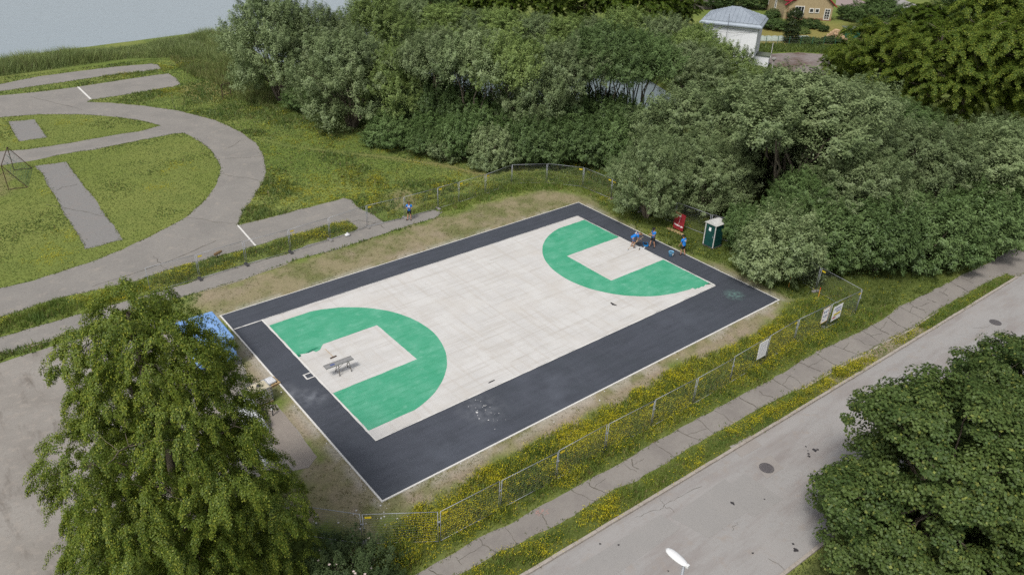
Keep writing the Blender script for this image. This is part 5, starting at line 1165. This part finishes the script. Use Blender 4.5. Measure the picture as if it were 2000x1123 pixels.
u = G(657, 695, CT)-G(645, 700, CT); MB().box((0, 0, .04), (float(np.hypot(u[0], u[1])), .07, .07), RZ(math.atan2(u[1], u[0])), .01).obj('blade', M['rust'], t)
# ------------------------------------------------------------------ toilet and red board at the willow side
t = tag(empty('portable_toilet', (19.47, -3.05, 0)), 'dark green portable toilet with a pale roof under the willows', 'portable toilet'); hw = .55
b = MB(); b.box((0, 0, .07), (1.12, 1.14, .14), None, .02); b.obj('base', M['rubber'], t)
b = MB(); b.box((.02, 0, 1.12), (1.02, 1.04, 1.98), None, .02)
for k in range(5): b.box((.02+.08, -.525, .3+.38*k), (.8, .02, .05)); b.box((.10, .525, .3+.38*k), (.8, .02, .05))
b.obj('cabin', M['toilet'], t)
b = MB(); b.box((-.505, 0, 1.08), (.03, .84, 1.86), None, .012); d_ = b.obj('door', M['toilet'], t)
MB().box((-.528, .03, 1.62), (.01, .20, .30)).obj('notice', M['white'], d_); MB().box((-.535, -.34, 1.05), (.03, .05, .16), None, .008).obj('latch', M['galv'], d_)
for s in (-1, 1):
    MB().box((-.51, s*.49, 1.09), (.07, .075, 1.98), None, .015).obj('corner_post', M['pale_plastic'], t)
b = MB(); n = 10; P0 = []
for k in range(n+1): a = -1+2*k/n; P0.append((a*.60, 2.10+.26*(1-a*a)))
for x0, x1 in ((-.62, .60),):
    bot = [b.b.verts.new((x0, y, z)) for y, z in P0]; top = [b.b.verts.new((x1, y, z-.03)) for y, z in P0]
    lo1 = [b.b.verts.new((x0, y, 2.08)) for y, z in P0]; lo2 = [b.b.verts.new((x1, y, 2.05)) for y, z in P0]
    for k in range(n):
        b.b.faces.new((bot[k], bot[k+1], top[k+1], top[k])); b.b.faces.new((lo1[k], lo1[k+1], bot[k+1], bot[k])); b.b.faces.new((lo2[k], lo2[k+1], top[k+1], top[k])); b.b.faces.new((lo1[k], lo1[k+1], lo2[k+1], lo2[k]))
    b.b.faces.new((lo1[0], lo2[0], top[0], bot[0])); b.b.faces.new((lo1[n], lo2[n], top[n], bot[n]))
b.obj('roof', M['pale_plastic'], t); MB().tube([(.35, .3, 2.2), (.35, .3, 2.55)], .05, 10).obj('vent_pipe', M['rubber'], t)
a = G(1312, 447); c = G(1331, 456); ang = math.atan2(c[1]-a[1], c[0]-a[0]); L_ = math.hypot(c[0]-a[0], c[1]-a[1])
t = tag(empty('red_board', ((a[0]+c[0])/2+.1, (a[1]+c[1])/2, .12), ang), 'dark red advertising board with white lettering leaning at the fence', 'sign'); t.rotation_euler = (math.radians(-6), 0, ang); w = L_*1.02
MB().box((0, 0, .72), (w, .03, 1.45), None, .004).obj('panel', M['red'], t)
b = MB(); x = -.40*w; rr = random.Random(2)
while x < .40*w: L2 = rr.uniform(.03, .06); b.box((x, -.02, .36+rr.uniform(-.02, .02)-.06*x), (L2, .008, rr.choice([.07, .10, .13]))); x += L2+.022
for k in range(3): b.box((-.25*w+k*.16, -.02, 1.22), (.11, .008, .11))
b.obj('lettering', M['white'], t); MB().box((.02*w, -.02, .8), (.02, .008, .6)).obj('divider', M['plastic_sheet'], t)
t = tag(empty('wood_plank', ((a[0]+c[0])/2-.25, (a[1]+c[1])/2-.05, .0), ang), 'weathered tan plank lying at the foot of the red board', 'plank'); MB().box((0, 0, .06), (1.65, .32, .09), None, .01).obj('board', M['wood'], t)
for k, (px_, py_, lab) in enumerate(((1597, 585, 'orange survey stake near the corner fence post'), (1540, 561, 'orange survey stake beneath the round pale bush'))):
    c = G(px_, py_); t = tag(empty('survey_stake', (c[0], c[1], 0), .4), lab, 'stake', 'orange stakes')
    b = MB(); b.box((0, 0, .42), (.05, .05, .95)); b.obj('stake', M['orange'], t); b = MB(); b.box((0, 0, .93), (.054, .054, .1)); b.obj('painted_tip', M['redink'], t)
# ------------------------------------------------------------------ goods stored at the left end of the court
t = tag(empty('tarp_trailer', (-18.75, 5.1, 0)), 'trailer under a light blue tarpaulin half hidden by the left linden', 'trailer')
b = MB(); b.box((0, 0, 1.45), (2.3, 3.6, 1.62), None, .08)
for k in range(4): b.box((1.155, -1.5+k*1.0, 1.42), (.03, .05, 1.5)); b.box((0, -1.5+k*1.0, 2.265), (2.2, .07, .03))
b.obj('tarpaulin', M['tarp'], t); MB().box((0, 0, .55), (2.1, 3.4, .16), None, .02).obj('chassis', M['rubber'], t)
for s in (-1, 1):
    for k in (-.55, .55):
        e = MB(); e.lathe([(.30, -.1), (.34, -.07), (.34, .07), (.30, .1)], (0, 0, 0), 18); w_ = e.obj('wheel', M['rubber'], t); w_.location = (s*1.0, k-.3, .34); w_.rotation_euler = (0, math.pi/2, 0)
        e = MB(); e.lathe([(.17, -.11), (.17, .11)], (0, 0, 0), 12); r_ = e.obj('rim', M['galv'], w_)
def pallet(x, y, rz, label, layers=1):
    t = tag(empty('pallet', (x, y, .012), rz), label, 'pallet', 'wooden pallets by the court')
    b = MB()
    for k in range(6): b.box((-.5+k*.2, 0, .135), (.13, .8, .022))
    b.obj('deck', M['wood'], t); b = MB()
    for r in (-.34, 0, .34):
        b.box((0, r, .111), (1.2, .10, .022)); b.box((0, r, .011), (1.2, .10, .022))
        for x_ in (-.5, 0, .5): b.box((x_, r, .061), (.14, .1, .077))
    b.obj('runners', M['wood'], t); return t
pallet(-17.95, -.72, .05, 'wooden pallet under the caged liquid tank')
t = tag(empty('tank', (-17.95, -.72, .16), .05), 'cream liquid tank in a metal cage standing on a pallet', 'tank')
MB().box((0, 0, .52), (1.06, .84, .92), None, .07).obj('bottle', M['ibc'], t); MB().lathe([(.11, .98), (.11, 1.03), (.09, 1.04)], n=16).obj('lid', M['rubber'], t)
b = MB()
for z in (.06, .28, .5, .72, .95):
    for s in (-1, 1): b.tube([(-.57, s*.45, z), (.57, s*.45, z)], .014, 5); b.tube([(s*.57, -.45, z), (s*.57, .45, z)], .014, 5)
for k in range(6):
    for s in (-1, 1): b.tube([(-.57+k*.228, s*.45, .02), (-.57+k*.228, s*.45, .98)], .014, 5)
for k in range(5):
    for s in (-1, 1): b.tube([(s*.57, -.45+k*.225, .02), (s*.57, -.45+k*.225, .98)], .014, 5)
b.obj('cage', M['galv'], t); MB().box((.0, -.462, .62), (.42, .012, .34)).obj('label_sticker', M['white'], t)
pallet(-16.95, .55, .12, 'wooden pallet carrying a white sack right at the court edge')
t = tag(empty('sack', (-17.0, .55, .165), .12), 'white plastic sack lying on the pallet at the court edge', 'sack')
b = MB(); b.box((0, 0, .09), (.95, .62, .17), None, .07); b.obj('bag', M['bag'], t, True)
t = tag(empty('plastic_sheet', (-19.15, -1.9, .05), -.1), 'white plastic sheet spread over crates beside the tank', 'sheet')
rr = np.random.default_rng(4); gxs = np.linspace(-.75, .75, 16); gys = np.linspace(-1.5, 1.5, 26); Xg, Yg = np.meshgrid(gxs, gys)
ed_ = np.minimum(.75-np.abs(Xg), 1.5-np.abs(Yg)); Zg = .75*smooth(.0, .22, ed_)+.07*(fbm(Xg*2.2+9, Yg*2.2, 3, 3)-.5)+.05; i = np.arange(Xg.size).reshape(Xg.shape)
Fq = np.stack([i[:-1, :-1], i[:-1, 1:], i[1:, 1:], i[1:, :-1]], -1).reshape(-1, 4)
link_mesh('cover', np_mesh('cover', np.stack([Xg.ravel(), Yg.ravel(), Zg.ravel()], 1), Fq.ravel(), np.full(len(Fq), 4), None, True), M['plastic_sheet'], t)
t = tag(empty('plastic_sheet', (-20.0, -4.9, .02), .7), 'crumpled white sheet on the pavement showing through the linden', 'sheet')
link_mesh('cover', np_mesh('cover', np.stack([Xg.ravel()*.8, Yg.ravel()*.55, (.35*smooth(0, .3, ed_)*fbm(Xg*1.5, Yg*1.5, 8, 3)*1.6+.03).ravel()], 1), Fq.ravel(), np.full(len(Fq), 4), None, True), M['plastic_sheet'], t)
c = G(533, 812); t = tag(empty('mixer', (c[0], c[1], .012), .5), 'small black and white hand mixer standing on the pavement', 'mixer')
b = MB(); b.tube([(0, 0, .0), (.05, .02, .42)], .035, 8); b.obj('shaft', M['rubber'], t); b = MB(); b.box((.06, .02, .46), (.22, .12, .14), None, .03); b.obj('motor', M['white'], t)
c = G(679, 461); t = tag(empty('plastic_bag', (c[0], c[1], .012)), 'small white plastic bag lying at the foot of the back fence', 'bag')
b = MB(); b.lathe([(.10, 0), (.19, .05), (.18, .14), (.10, .21), (.05, .24), (.08, .29)], n=11); o = b.obj('bag', M['bag'], t, True)
for v in o.data.vertices: v.co.x *= 1.2+.25*math.sin(v.co.z*40+v.co.y*20); v.co.y *= 1+.2*math.sin(v.co.x*30)
c = G(427, 503); t = tag(empty('log', (c[0], c[1], .3), .3), 'short brown log lying in the flowering strip', 'log')
MB().tube([(-.32, 0, .05), (-.1, .02, .08), (.15, -.01, .1), (.34, .01, .12)], [.10, .12, .11, .09], 10).obj('wood', M['deadwood'], t)
# ------------------------------------------------------------------ park things at the left
t = tag(empty('football_goal', (-23.61, 41.33, 0)), 'football goal with drooping green net at the left edge', 'goal')
d = np.array([-22.33+23.61, 46.19-41.33]); L_ = 5.0; u = d/np.hypot(*d); n_ = np.array([u[1], -u[0]]); H_ = 2.3; D_ = 1.5
w3 = lambda s, k, z: (u[0]*s+n_[0]*k, u[1]*s+n_[1]*k, z)
b = MB(); b.tube([w3(0, 0, 0), w3(0, 0, H_)], .036, 8); b.tube([w3(L_, 0, 0), w3(L_, 0, H_)], .036, 8); b.tube([w3(0, 0, H_), w3(L_, 0, H_)], .036, 8); b.obj('posts', M['rust'], t)
for s in (0, L_): b = MB(); b.tube([w3(s, 0, H_), w3(s, D_, 0)], .035, 6); b.tube([w3(s, 0, .05), w3(s, D_, .05)], .03, 6); b.obj('stay', M['rust'], t)
b = MB()
for k in range(26): s = L_*k/25; b.tube([w3(s, .02, H_-.05-.5*math.sin(k*.4)**2), w3(s, D_*.55, H_*.38), w3(s, D_,   .06)], .006, 3, False)
for j in range(10): f_ = j/9; b.tube([w3(L_*k/12, .02+D_*f_, H_*(1-f_)*(.95-.35*math.sin(math.pi*f_)*(1+.3*math.sin(k)))+.05) for k in range(13)], .006, 3, False)
b.obj('net', M['net'], t)
t = tag(empty('rusty_frame', (2.08, 57.68, 0), math.atan2(.51, 1.22)), 'rusty empty metal sign frame standing in the grass', 'frame'); L_ = 1.32
b = MB()
for x in (0, L_): b.box((x, 0, .9), (.07, .07, 1.8))
for z in (.52, 1.77): b.box((L_/2, 0, z), (L_-.07, .06, .06))
b.obj('frame', M['rust'], t)
b = MB()
for k in range(1, 9): b.box((L_*k/9, 0, 1.145), (.008, .008, 1.2)); b.box((L_/2, .009, .55+k*.135), (L_-.07, .008, .008))
b.obj('wire_mesh', M['rust'], t)
# ------------------------------------------------------------------ street lamp at the bottom, old lamp at the top
t = tag(empty('street_lamp', (-13.80, -27.20, 0)), 'street lamp with a white oval head at the bottom of the picture', 'street lamp')
b = MB(); b.lathe([(.11, 0), (.11, .9), (.075, .95), (.05, 8.15)], n=12); b.obj('pole', M['galv'], t, True)
hd = empty('lamp_head', (0, 0, 0)); bpy.data.objects.remove(hd)
rows = []; b = MB(); n = 16; prof = [(-.12, .055, .05), (-.02, .12, .065), (.15, .155, .085), (.36, .165, .10), (.54, .15, .09), (.66, .11, .06), (.72, .04, .03)]
rg_ = [[b.b.verts.new((w_*math.cos(a), y_, 8.22+y_*.12+(h_ if math.sin(a) > 0 else h_*.35)*math.sin(a))) for a in np.linspace(0, 2*math.pi, n, endpoint=False)] for y_, w_, h_ in prof]
for r1, r2_ in zip(rg_, rg_[1:]):
    for k in range(n): b.b.faces.new((r1[k], r1[(k+1) % n], r2_[(k+1) % n], r2_[k]))
b.b.faces.new(rg_[0]); b.b.faces.new(rg_[-1][::-1]); hd = b.obj('lamp_head', M['lampwhite'], t, True); hd.rotation_euler = (0, 0, .10)
MB().box((0, -.13, 8.21), (.13, .10, .11), None, .015).obj('bracket', M['lampwhite'], hd)
for x_, y_ in ((-.03, .42), (.06, .5), (.0, .3)): pass
MB().lathe([(.10, -.02), (.12, 0)], (0, .34, 8.225), 14).obj('lens', M['glass'], hd)
t = tag(empty('old_lamp', (65.9, 24.4, 0)), 'old concrete lamp post with a domed cap in front of the mossy pad', 'street lamp')
MB().lathe([(.14, 0), (.11, 1.6), (.13, 1.65), (.10, 1.7), (.085, 3.2)], n=12).obj('post', M['conc'], t, True)
MB().lathe([(.10, 3.2), (.30, 3.35), (.34, 3.45), (.22, 3.62), (.05, 3.68)], n=16).obj('cap', M['conc'], t, True)
# ------------------------------------------------------------------ white tower and its annex
cR = np.array([70.2, 30.6]); dv = np.array([66.1-69.9, 37.12-30.28]); Wd = np.hypot(*dv); du = dv/Wd; dn = np.array([-du[1], du[0]]); dn = dn if dn@_fw[:2] > 0 else -dn
DD = 6.6; HT = 6.05; cc_ = cR+du*Wd/2+dn*DD/2; ang = math.atan2(du[1], du[0])
t = tag(empty('white_tower', (cc_[0], cc_[1], 0), ang), 'white rendered utility tower with a grey standing seam roof', 'building')
sy = 1 if (np.array([-math.sin(ang), math.cos(ang)])@dn) > 0 else -1
MB().box((0, 0, HT/2-.2), (Wd, DD, HT+.4)).obj('wall', M['tower_wall'], t)
b = MB()
for z in (HT-.55,): b.box((0, -sy*(DD/2+.025), z), (Wd+.02, .04, .05)); b.box((0, sy*(DD/2+.025), z), (Wd+.02, .04, .05)); b.box((Wd/2+.025, 0, z), (.04, DD-.04, .05)); b.box((-Wd/2-.025, 0, z), (.04, DD-.04, .05))
b.obj('cornice_line', M['galv'], t)
b = MB(); e = .55; R0 = [(-Wd/2-e, -DD/2-e), (Wd/2+e, -DD/2-e), (Wd/2+e, DD/2+e), (-Wd/2-e, DD/2+e)]
i_ = .25; R1 = [(-Wd/2-i_, -DD/2-i_), (Wd/2+i_, -DD/2-i_), (Wd/2+i_, DD/2+i_), (-Wd/2-i_, DD/2+i_)]
v0 = [b.b.verts.new((x, y, HT-.12)) for x, y in R0]; v1 = [b.b.verts.new((x, y, HT+.06)) for x, y in R0]; v2 = [b.b.verts.new((x*.93, y*.93, HT+.32)) for x, y in R0]; v3 = [b.b.verts.new((x*.93, y*.93, HT+.44)) for x, y in R0]
ap = [b.b.verts.new((-.55, 0, HT+2.0)), b.b.verts.new((.55, 0, HT+2.0))]
b.b.faces.new(v0[::-1])
for A1, A2 in ((v0, v1), (v1, v2), (v2, v3)):
    for k in range(4): b.b.faces.new((A1[k], A1[(k+1) % 4], A2[(k+1) % 4], A2[k]))
b.b.faces.new((v3[0], v3[1], ap[1], ap[0])); b.b.faces.new((v3[1], v3[2], ap[1])); b.b.faces.new((v3[2], v3[3], ap[0], ap[1])); b.b.faces.new((v3[3], v3[0], ap[0]))
rf = b.obj('roof', M['zinc'], t)
b = MB(); WX, WY = (Wd/2+e)*.93, (DD/2+e)*.93; z0 = HT+.46
for k in range(-6, 7):
    x = k*WX/7
    for s in (-1, 1):
        xe = max(-.55, min(.55, x)) if abs(x) < .55 else x; f_ = 1-max(0, (abs(x)-.55)/(WX-.55)); b.tube([(x, s*WY, z0), (x, s*WY*(1-f_), z0+1.56*f_)], .03, 4)
for k in range(-5, 6):
    y = k*WY/6; f_ = 1-abs(y)/WY
    for s in (-1, 1): b.tube([(s*WX, y, z0), (s*(WX-(WX-.55)*f_), y, z0+1.56*f_)], .03, 4)
b.obj('seams', M['zinc'], rf)
MB().tube([(0.3, -sy*(DD/2+.7), HT-1.9), (0.3, -sy*(DD/2+.7), HT+1.5)], .03, 6).obj('cable_mast', M['rubber'], t)
b = MB(); b.tube([(-Wd*.45, -sy*(DD/2+.05), HT-.62), (-.6, -sy*(DD/2+.3), HT-1.1), (.3, -sy*(DD/2+.7), HT-1.0), (1.2, -sy*(DD/2+.3), HT-1.1), (Wd*.42, -sy*(DD/2+.05), HT-.62)], .018, 4); b.obj('cable', M['rubber'], t)
b = MB(); b.box((Wd*.16, -sy*(DD/2+.015), 2.6), (.02, .03, 4.6)); b.box((-Wd*.22, -sy*(DD/2+.015), 2.6), (.02, .03, 4.6)); b.obj('panel_joint', M['galv'], t)
t = tag(empty('annex_box', (74.0, 31.6, 0), ang), 'small white flat roofed box beside the tower', 'shed'); MB().box((0, 0, .75), (2.0, 2.0, 1.6)).obj('wall', M['tower_wall'], t); MB().box((0, 0, 1.62), (2.3, 2.3, .12), None, .02).obj('roof', M['felt'], t)
c = (79.0, 33.5); t = tag(empty('pipe_post', (c[0], c[1], 0)), 'thin pale pole beside the annex box', 'pole'); MB().lathe([(.06, 0), (.05, 2.2), (.07, 2.25), (.03, 2.32)], n=8).obj('pole', M['pale_plastic'], t)
# ------------------------------------------------------------------ ochre house, garden
a = np.array(G2(1534, 38)); c = np.array(G2(1622, 42)); dv = c-a; Wd = np.hypot(*dv); du = dv/Wd; ang = math.atan2(du[1], du[0]); dn = np.array([-du[1], du[0]]); dn = dn if dn@_fw[:2] > 0 else -dn
DD = 9.5; t = tag(empty('ochre_house', (a[0], a[1], 0), ang), 'ochre rendered house with red sheet roof and white windows', 'house'); sy = 1 if np.array([-math.sin(ang), math.cos(ang)])@dn > 0 else -1
HE = 2.9; rid = HE+3.6
b = MB(); pro = [(0, -.2), (Wd, -.2), (Wd, HE), (Wd/2, rid), (0, HE)]
va = [b.b.verts.new((x, 0, z)) for x, z in pro]; vb = [b.b.verts.new((x, sy*DD, z)) for x, z in pro]; b.b.faces.new(va); b.b.faces.new(vb[::-1])
for k in range(5): b.b.faces.new((va[k], va[(k+1) % 5], vb[(k+1) % 5], vb[k]))
b.obj('wall', M['house_wall'], t)
MB().box((Wd/2, -sy*.03, .15), (Wd+.05, .06, .5)).obj('plinth', M['brick'], t)
b = MB()
for s in (0, 1):
    x0 = -.55 if s == 0 else Wd+.55; zE = HE-.4; xm = Wd/2
    A4 = [(x0, -sy*.5, zE), (xm, -sy*.5, rid+.06), (xm, sy*(DD+.5), rid+.06), (x0, sy*(DD+.5), zE)]
    lo = [b.b.verts.new(p_) for p_ in A4]; hi = [b.b.verts.new((p_[0], p_[1], p_[2]+.14)) for p_ in A4]
    b.b.faces.new(lo); b.b.faces.new(hi[::-1])
    for k in range(4): b.b.faces.new((lo[k], lo[(k+1) % 4], hi[(k+1) % 4], hi[k]))
rf = b.obj('roof', M['roof_red'], t)
b = MB()
for k in range(24):
    for s in (0, 1):
        y = sy*(-.45+(DD+.9)*k/23); x0 = -.55 if s == 0 else Wd+.55; b.tube([(x0, y, HE-.25), (Wd/2, y, rid+.21)], .035, 4)
b.obj('seams', M['roof_red'], rf); MB().box((Wd*.5, sy*5.5, rid+.5), (.7, .9, 1.6)).obj('chimney', M['brick'], rf)
def window(x, z, w, h, bars, yo=0):
    f_ = None; b = MB(); fw_ = .13
    b.box((x, -sy*.05, z+h/2-fw_/2), (w, .1, fw_)); b.box((x, -sy*.05, z-h/2+fw_/2), (w, .1, fw_)); b.box((x-w/2+fw_/2, -sy*.05, z), (fw_, .1, h-2*fw_)); b.box((x+w/2-fw_/2, -sy*.05, z), (fw_, .1, h-2*fw_))
    for k in range(bars[0]): b.box((x-w/2+w*(k+1)/(bars[0]+1), -sy*.04, z), (.06, .06, h-2*fw_))
    for k in range(bars[1]): b.box((x, -sy*.045, z-h/2+h*(k+1)/(bars[1]+1)), (w-2*fw_, .05, .05))
    f_ = b.obj('window', M['trim'], t); MB().box((x, -sy*.015, z), (w-2*fw_, .03, h-2*fw_)).obj('pane', M['glass'], f_)
window(Wd*.27, 1.55, 1.75, 1.9, (2, 0)); window(Wd*.535, 1.75, .85, .85, (0, 0)); window(Wd*.66, 1.75, .85, .85, (0, 0)); window(Wd*.93-.35, 1.2, 1.1, 2.0, (1, 3))
MB().tube([(.12, -sy*.12, 0), (.12, -sy*.12, HE-.3)], .06, 6).obj('downpipe', M['brick'], t)
# projecting wing on the left, half cut by the picture edge
e2 = G2(1497, 18); dv2 = np.array(e2)-a; L2 = np.hypot(*dv2); ang2 = math.atan2(dv2[1], dv2[0])
t2 = tag(empty('house_wing', (a[0]-.3, a[1]+.35, 0), ang2), 'pale ochre side wing of the house with two tall windows', 'house'); tt = t; t = t2
b = MB(); b.box((L2/2, -1.5, 1.6), (L2, 3.0, 3.4)); b.obj('wall', M['house_wall'], t2); MB().box((L2/2, -1.5, 3.42), (L2+.7, 3.7, .18)).obj('roof', M['roof_red'], t2)
sy0 = sy; sy = -1
window(L2*.45, 1.9, .8, 1.5, (0, 1)); window(L2*.85, 1.9, .8, 1.5, (0, 1)); sy = sy0
# woodpile, shed, covers, garden fence
c = G(1630, 79); t = tag(empty('woodpile', (c[0], c[1], 0), ang), 'heap of split firewood beside the green shed', 'woodpile'); rr = random.Random(8); b = MB()
for k in range(420):
    x = rr.gauss(0, .85); y = rr.gauss(0, .55); hmax = 1.75*math.exp(-(x*x/1.7+y*y/.8)); z = hmax*rr.uniform(.75, 1.0)+.08
    q_ = Matrix.Rotation(rr.random()*6.3, 3, 'Z') @ Matrix.Rotation(rr.uniform(-.7, .7), 3, 'X'); b.box((x, y, z), (.34+.2*rr.random(), .14, .12), q_, 0)
b.obj('logs', M['log'], t)['kind'] = 'stuff'
c = G(1660, 80); t = tag(empty('garden_shed', (c[0]+.4, c[1], 0), ang), 'dark green garden shed with a mossy felt roof', 'shed'); MB().box((0, sy*.9, .85), (2.4, 2.0, 1.9)).obj('wall', M['shed_green'], t)
b = MB(); b.box((0, sy*.9, 1.9), (2.9, 2.5, .1), Matrix.Rotation(.0, 3, 'X')); b.obj('roof', M['felt'], t); MB().box((-.5, -sy*.12, .85), (.8, .05, 1.6)).obj('door', M['shed_green'], t)
for k, (x0, x1, y_) in enumerate(((1474, 1530, 79), (1558, 1578, 79))):
    a_ = G(x0, y_); b_ = G(x1, y_); L_ = math.hypot(b_[0]-a_[0], b_[1]-a_[1]); t = tag(empty('row_cover', (a_[0], a_[1], 0), math.atan2(b_[1]-a_[1], b_[0]-a_[0])), ('long' if k == 0 else 'short')+' pale netting tunnel over a garden bed '+('left' if k == 0 else 'right')+' of the thuja', 'row cover', 'netted garden beds')
    b = MB(); n = 9; m_ = 14; vr = [[b.b.verts.new((L_*i2/m_, 1.1*math.cos(math.pi*j/n), .05+(.62+.08*math.sin(i2*2.1))*math.sin(math.pi*j/n))) for j in range(n+1)] for i2 in range(m_+1)]
    for i2 in range(m_):
        for j in range(n): b.b.faces.new((vr[i2][j], vr[i2][j+1], vr[i2+1][j+1], vr[i2+1][j]))
    b.obj('netting', M['rope'], t)
a_ = np.array(G2(1472, 90)); b_ = np.array(G2(1652, 92)); L_ = np.hypot(*(b_-a_)); t = tag(empty('garden_fence', (a_[0], a_[1], 0), math.atan2(*(b_-a_)[::-1])), 'thin green wire fence on posts along the garden', 'fence')
for k in range(9): MB().lathe([(.05, 0), (.05, 1.55), (.02, 1.6)], (L_*k/8, 0, 0), 6).obj('post', M['shed_green'], t)
b = MB()
for z in (.15, .5, .85, 1.2, 1.5): b.box((L_/2, 0, z), (L_, .012, .012))
b.obj('wire', M['wire'], t)
c = G(1497, 55); t = tag(empty('stone_trailer', (c[0], c[1], 0), ang), 'low flat trailer heaped with white stones behind the tower', 'trailer'); b = MB(); b.box((0, 0, .4), (2.6, 1.3, .35), None, .03); b.obj('bed', M['rubber'], t); b = MB()
for k in range(40): b.box((rr.uniform(-1.1, 1.1), rr.uniform(-.5, .5), .62+rr.uniform(0, .25)), (.4, .35, .25), RZ(rr.random()*3), .06)
b.obj('stones', M['line'], t)['kind'] = 'stuff'
c = G(1366, 16); t = tag(empty('old_shed', (c[0], c[1], 0), ang), 'old weathered shed roof left of the tower top', 'shed'); MB().box((0, 0, .8), (4.5, 3, 1.6)).obj('wall', M['oldboards'], t); b = MB(); b.box((0, 0, 1.75), (5.2, 3.8, .14), Matrix.Rotation(.14, 3, 'X')); b.obj('roof', M['oldboards'], t)
struct(sheet('path', [GP([(1634,-8),(1655,-8),(1700,8),(1760,26),(1740,36),(1690,22),(1632,10)])], .006, M['pink_road'], 1, .1, 31))
struct(sheet('road', [GP([(1690,-14),(1730,-14),(1800,14),(1770,24),(1740,10)])], .009, M['road'], 1, .1, 33))
